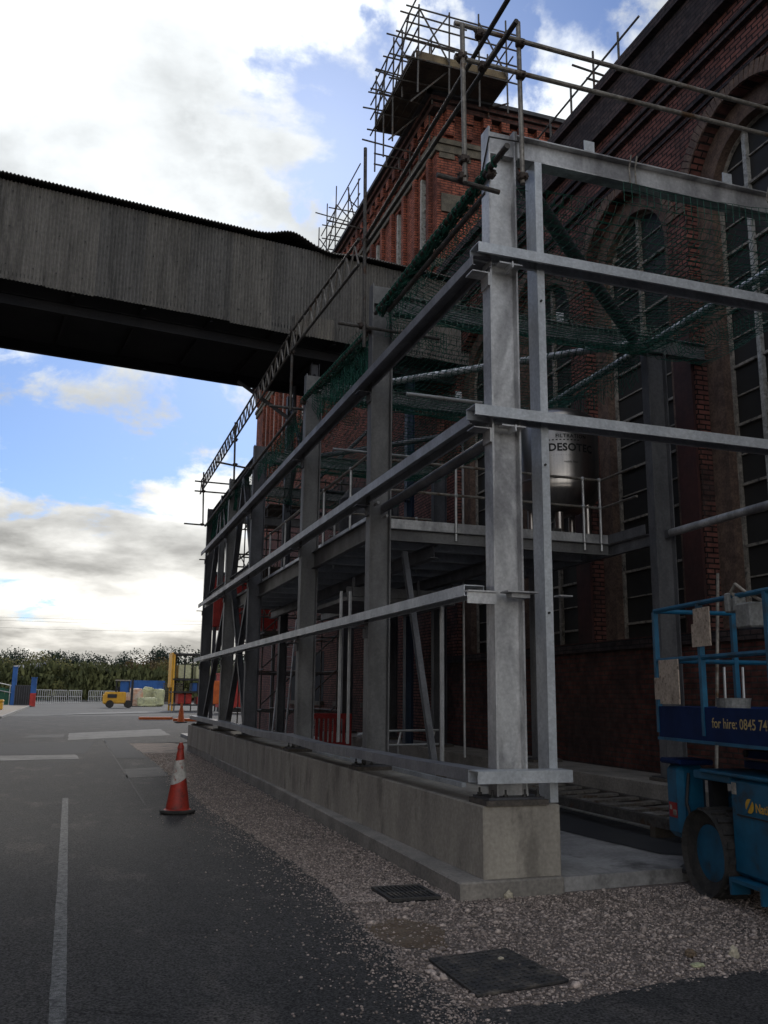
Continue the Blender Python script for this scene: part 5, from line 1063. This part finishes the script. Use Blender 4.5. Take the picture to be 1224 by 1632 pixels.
build('body', B(12.0, 16.2, 79, 82, .5, 3.3), MA['redsteel'], tr); build('rim', B(11.9, 16.3, 78.9, 82.1, 3.3, 3.42), MA['redsteel'], tr)
for k in range(5): build('rib', B(12.2+k*.85, 12.34+k*.85, 78.86, 78.99, .5, 3.3), MA['redsteel'], tr)
build('skid', B(12.1, 16.1, 79.2, 81.8, .1, .5), MA['blackm'], tr)
orr_ = thing('orange_hopper', 'orange steel hopper standing left of the red skip', 'hopper', (10.9, 76, 0))
build('body', MB().slab([(10.3, 75.4), (11.7, 75.4), (11.7, 76.8), (10.3, 76.8)], .8, 2.7), MA['orange'], orr_, bevel=.05)
for x in (10.4, 11.6): build('leg', B(x-.06, x+.06, 75.5, 75.62, 0, .8), MA['blackm'], orr_)
rm = thing('red_cabin', 'red site cabin standing on the mezzanine level behind the handrail', 'cabin', (6.2, 33, 4.0))
build('body', B(4.6, 7.0, 33, 35, 4.0, 5.9), MA['redsteel'], rm, bevel=.03); build('roof', B(4.5, 7.1, 32.9, 35.1, 5.91, 6.0), MA['galvdark'], rm)
for k in range(6): build('rib', B(4.8+k*.38, 4.86+k*.38, 32.95, 32.99, 4.05, 5.85), MA['redsteel'], rm)
for x in (4.7, 6.9): build('stilt', B(x-.06, x+.06, 33.1, 33.22, .1, 4.0), MA['galvdark'], rm)
sh = thing('grey_shed', 'low grey roofed shed beyond the blue gate posts', 'shed', (-12, 205, 0))
build('wall', B(-20, -6, 203, 215, 0, 4.0), MA['green'], sh); build('roof', MB().add([(-20.5, 202.5, 4.0), (-5.5, 202.5, 4.2), (-5.5, 208, 8.0), (-20.5, 208, 6.0), (-20.5, 215.5, 4.0), (-5.5, 215.5, 4.2)], [(0, 1, 2, 3), (3, 2, 5, 4)]), MA['galvdull'], sh)

# ------------------------------------------------------------------ trees
def leaf_mesh(name, n, R, ma, lobes, size, seed):
    r = np.random.RandomState(seed); L = []
    cs = [(r.uniform(-R[0], R[0])*.6, r.uniform(-R[1], R[1])*.6, R[2]*(.35+1.2*r.rand()), .35+.35*r.rand()) for _ in range(lobes)]
    P = []
    for c in cs:
        k = n//lobes; d = r.randn(k, 3); d /= np.linalg.norm(d, axis=1)[:, None]; rad = (.55+.5*r.rand(k)**.6)[:, None]
        P.append(np.array(c[:3])+d*rad*np.array([R[0], R[1], R[2]])*c[3])
    P = np.concatenate(P); P = P[P[:, 2] > .3]; k = len(P)
    a = r.randn(k, 3); a /= np.linalg.norm(a, axis=1)[:, None]; b = np.cross(a, r.randn(k, 3)); b /= np.linalg.norm(b, axis=1)[:, None]; s = size*(.6+.8*r.rand(k))[:, None]
    V = np.stack([P-a*s, P+b*s*.6, P+a*s, P-b*s*.6], 1).reshape(-1, 3); F = np.arange(4*k).reshape(k, 4)
    me = bpy.data.meshes.new(name); me.from_pydata(V.tolist(), [], F.tolist()); me.materials.append(ma); return me
crowns = [[leaf_mesh('crown', 5200, (5.2, 4, 4.4), MA['leaf'][c], 15, .17, 10*c+v) for v in range(2)] for c in (0, 1, 3)]
pines = [leaf_mesh('crown', 5200, (4.4, 3.6, 5.2), MA['leaf'][2], 15, .18, 50+v) for v in range(3)]
TOPZ = {c.name: max(v.co.z for v in c.vertices) for c in crowns[0]+crowns[1]+crowns[2]+pines}
trunk = MB().tube((0, 0, 0), (0.1, 0, 4.5), .3, 8, .16).tube((.05, 0, 2.2), (1.6, .4, 5.5), .13, 6, .06).tube((.05, 0, 2.6), (-1.5, -.3, 5.6), .12, 6, .05)
tob = build('trunk', trunk, MA['bark']); tme = tob.data; bpy.data.objects.remove(tob)
def tree(label, kind, crown, x, y, h, group=None, w=1):
    t = thing(kind, label, 'tree', (x, y, 0), group); s = h/TOPZ[crown.name]
    c = link('crown', crown, t); c.scale = (s*w, s*w, s); c.rotation_euler.z = rnd.uniform(0, 6)
    k = link('trunk', tme, t); k.scale = (s, s, s); return t
# near bushes along the yard edge
names = ['olive green tree left of the blue gate posts', 'broad olive tree above the grey shed roof', 'rounded bright bushy tree behind the crowd barriers', 'tall leafy tree behind the gap in the barriers', 'olive bush between the barriers and the forklift', 'tree directly behind the yellow forklift', 'russet tinted tree above the blue container', 'tree right of the russet one over the container', 'green tree beside the pallet stack', 'dull green tree behind the yellow rack', 'leafy tree seen between the far columns']
xs = [-17, -11.5, -4.5, 0.5, 4.6, 8.6, 14, 18.5, 23, 29, 37]
for i, (nm, x) in enumerate(zip(names, xs)):
    kind = 2 if i in (6,) else (0 if i in (0, 1, 2, 4, 7) else 1)
    tree(nm, 'broadleaf_tree', crowns[kind][i % 2], x, 196+rnd.uniform(-4, 6)+(20 if i < 2 else 0), (10.2, 11, 9.2, 8.6, 8.2, 8.0, 9.5, 8.5, 8.0, 9, 9)[i], w=1.1)
for i, x in enumerate(np.arange(-24, 42, 3.9)):
    tree('%s dark pine from the left in the skyline row behind the yard' % ORD[i], 'pine_tree', pines[i % 3], x+rnd.uniform(-1, 1), 236+rnd.uniform(-6, 6), rnd.uniform(9.8, 13.4)+(1.0 if x > 20 else 0), 'pine trees along the skyline')
for i, x in enumerate(np.arange(-20, 36, 6.2)):
    tree('%s olive tree from the left in the middle row below the pines' % ORD[i], 'broadleaf_tree', crowns[i % 2][(i//2) % 2], x, 218+rnd.uniform(-3, 3), rnd.uniform(7.2, 10.4), 'middle row of trees', w=1.25)
struct('wooded_bank', MB().prof([(0, 0), (-30, 0), (-30, 7.5), (-12, 6.5), (-4, 2.5)], (-260, 245, 0), (420, 245, 0)) if False else MB().add([(-300, 228, 0), (300, 228, 0), (300, 236, 5.5), (-300, 236, 5.5), (300, 300, 7.5), (-300, 300, 7.5)], [(0, 1, 2, 3), (3, 2, 4, 5)]), MA['leaf'][2])
hd = leaf_mesh('undergrowth', 12000, (50, 2.5, 1.6), MA['leaf'][1], 60, .4, 99)
o = link('undergrowth', hd, None, (5, 190, 0)); o.scale = (1, 1, 2.2); tag(o, kind='stuff')
wr = thing('overhead_wires', 'thin power lines crossing the sky above the distant trees', 'power lines', (0, 300, 20))
for z0, z1 in ((24.3, 27.0), (23.4, 25.8), (21.3, 23.2)): build('wire', MB().path([(-60+16*k, 300, z0+(z1-z0)*k/9-1.2*math.sin(math.pi*k/9)) for k in range(10)], .03, 4), MA['blackm'], wr)
for x in (-62, 86):
    py = thing('pylon_post', 'tall pole carrying the power lines far %s' % ('left' if x < 0 else 'right'), 'pole', (x, 300, 0)); build('pole', MB().tube((x, 300, 0), (x, 300, 28), .2, 8), MA['bark'], py); build('crossarm', B(x-1.5, x+1.5, 299.9, 300.1, 26.5, 26.8), MA['bark'], py)
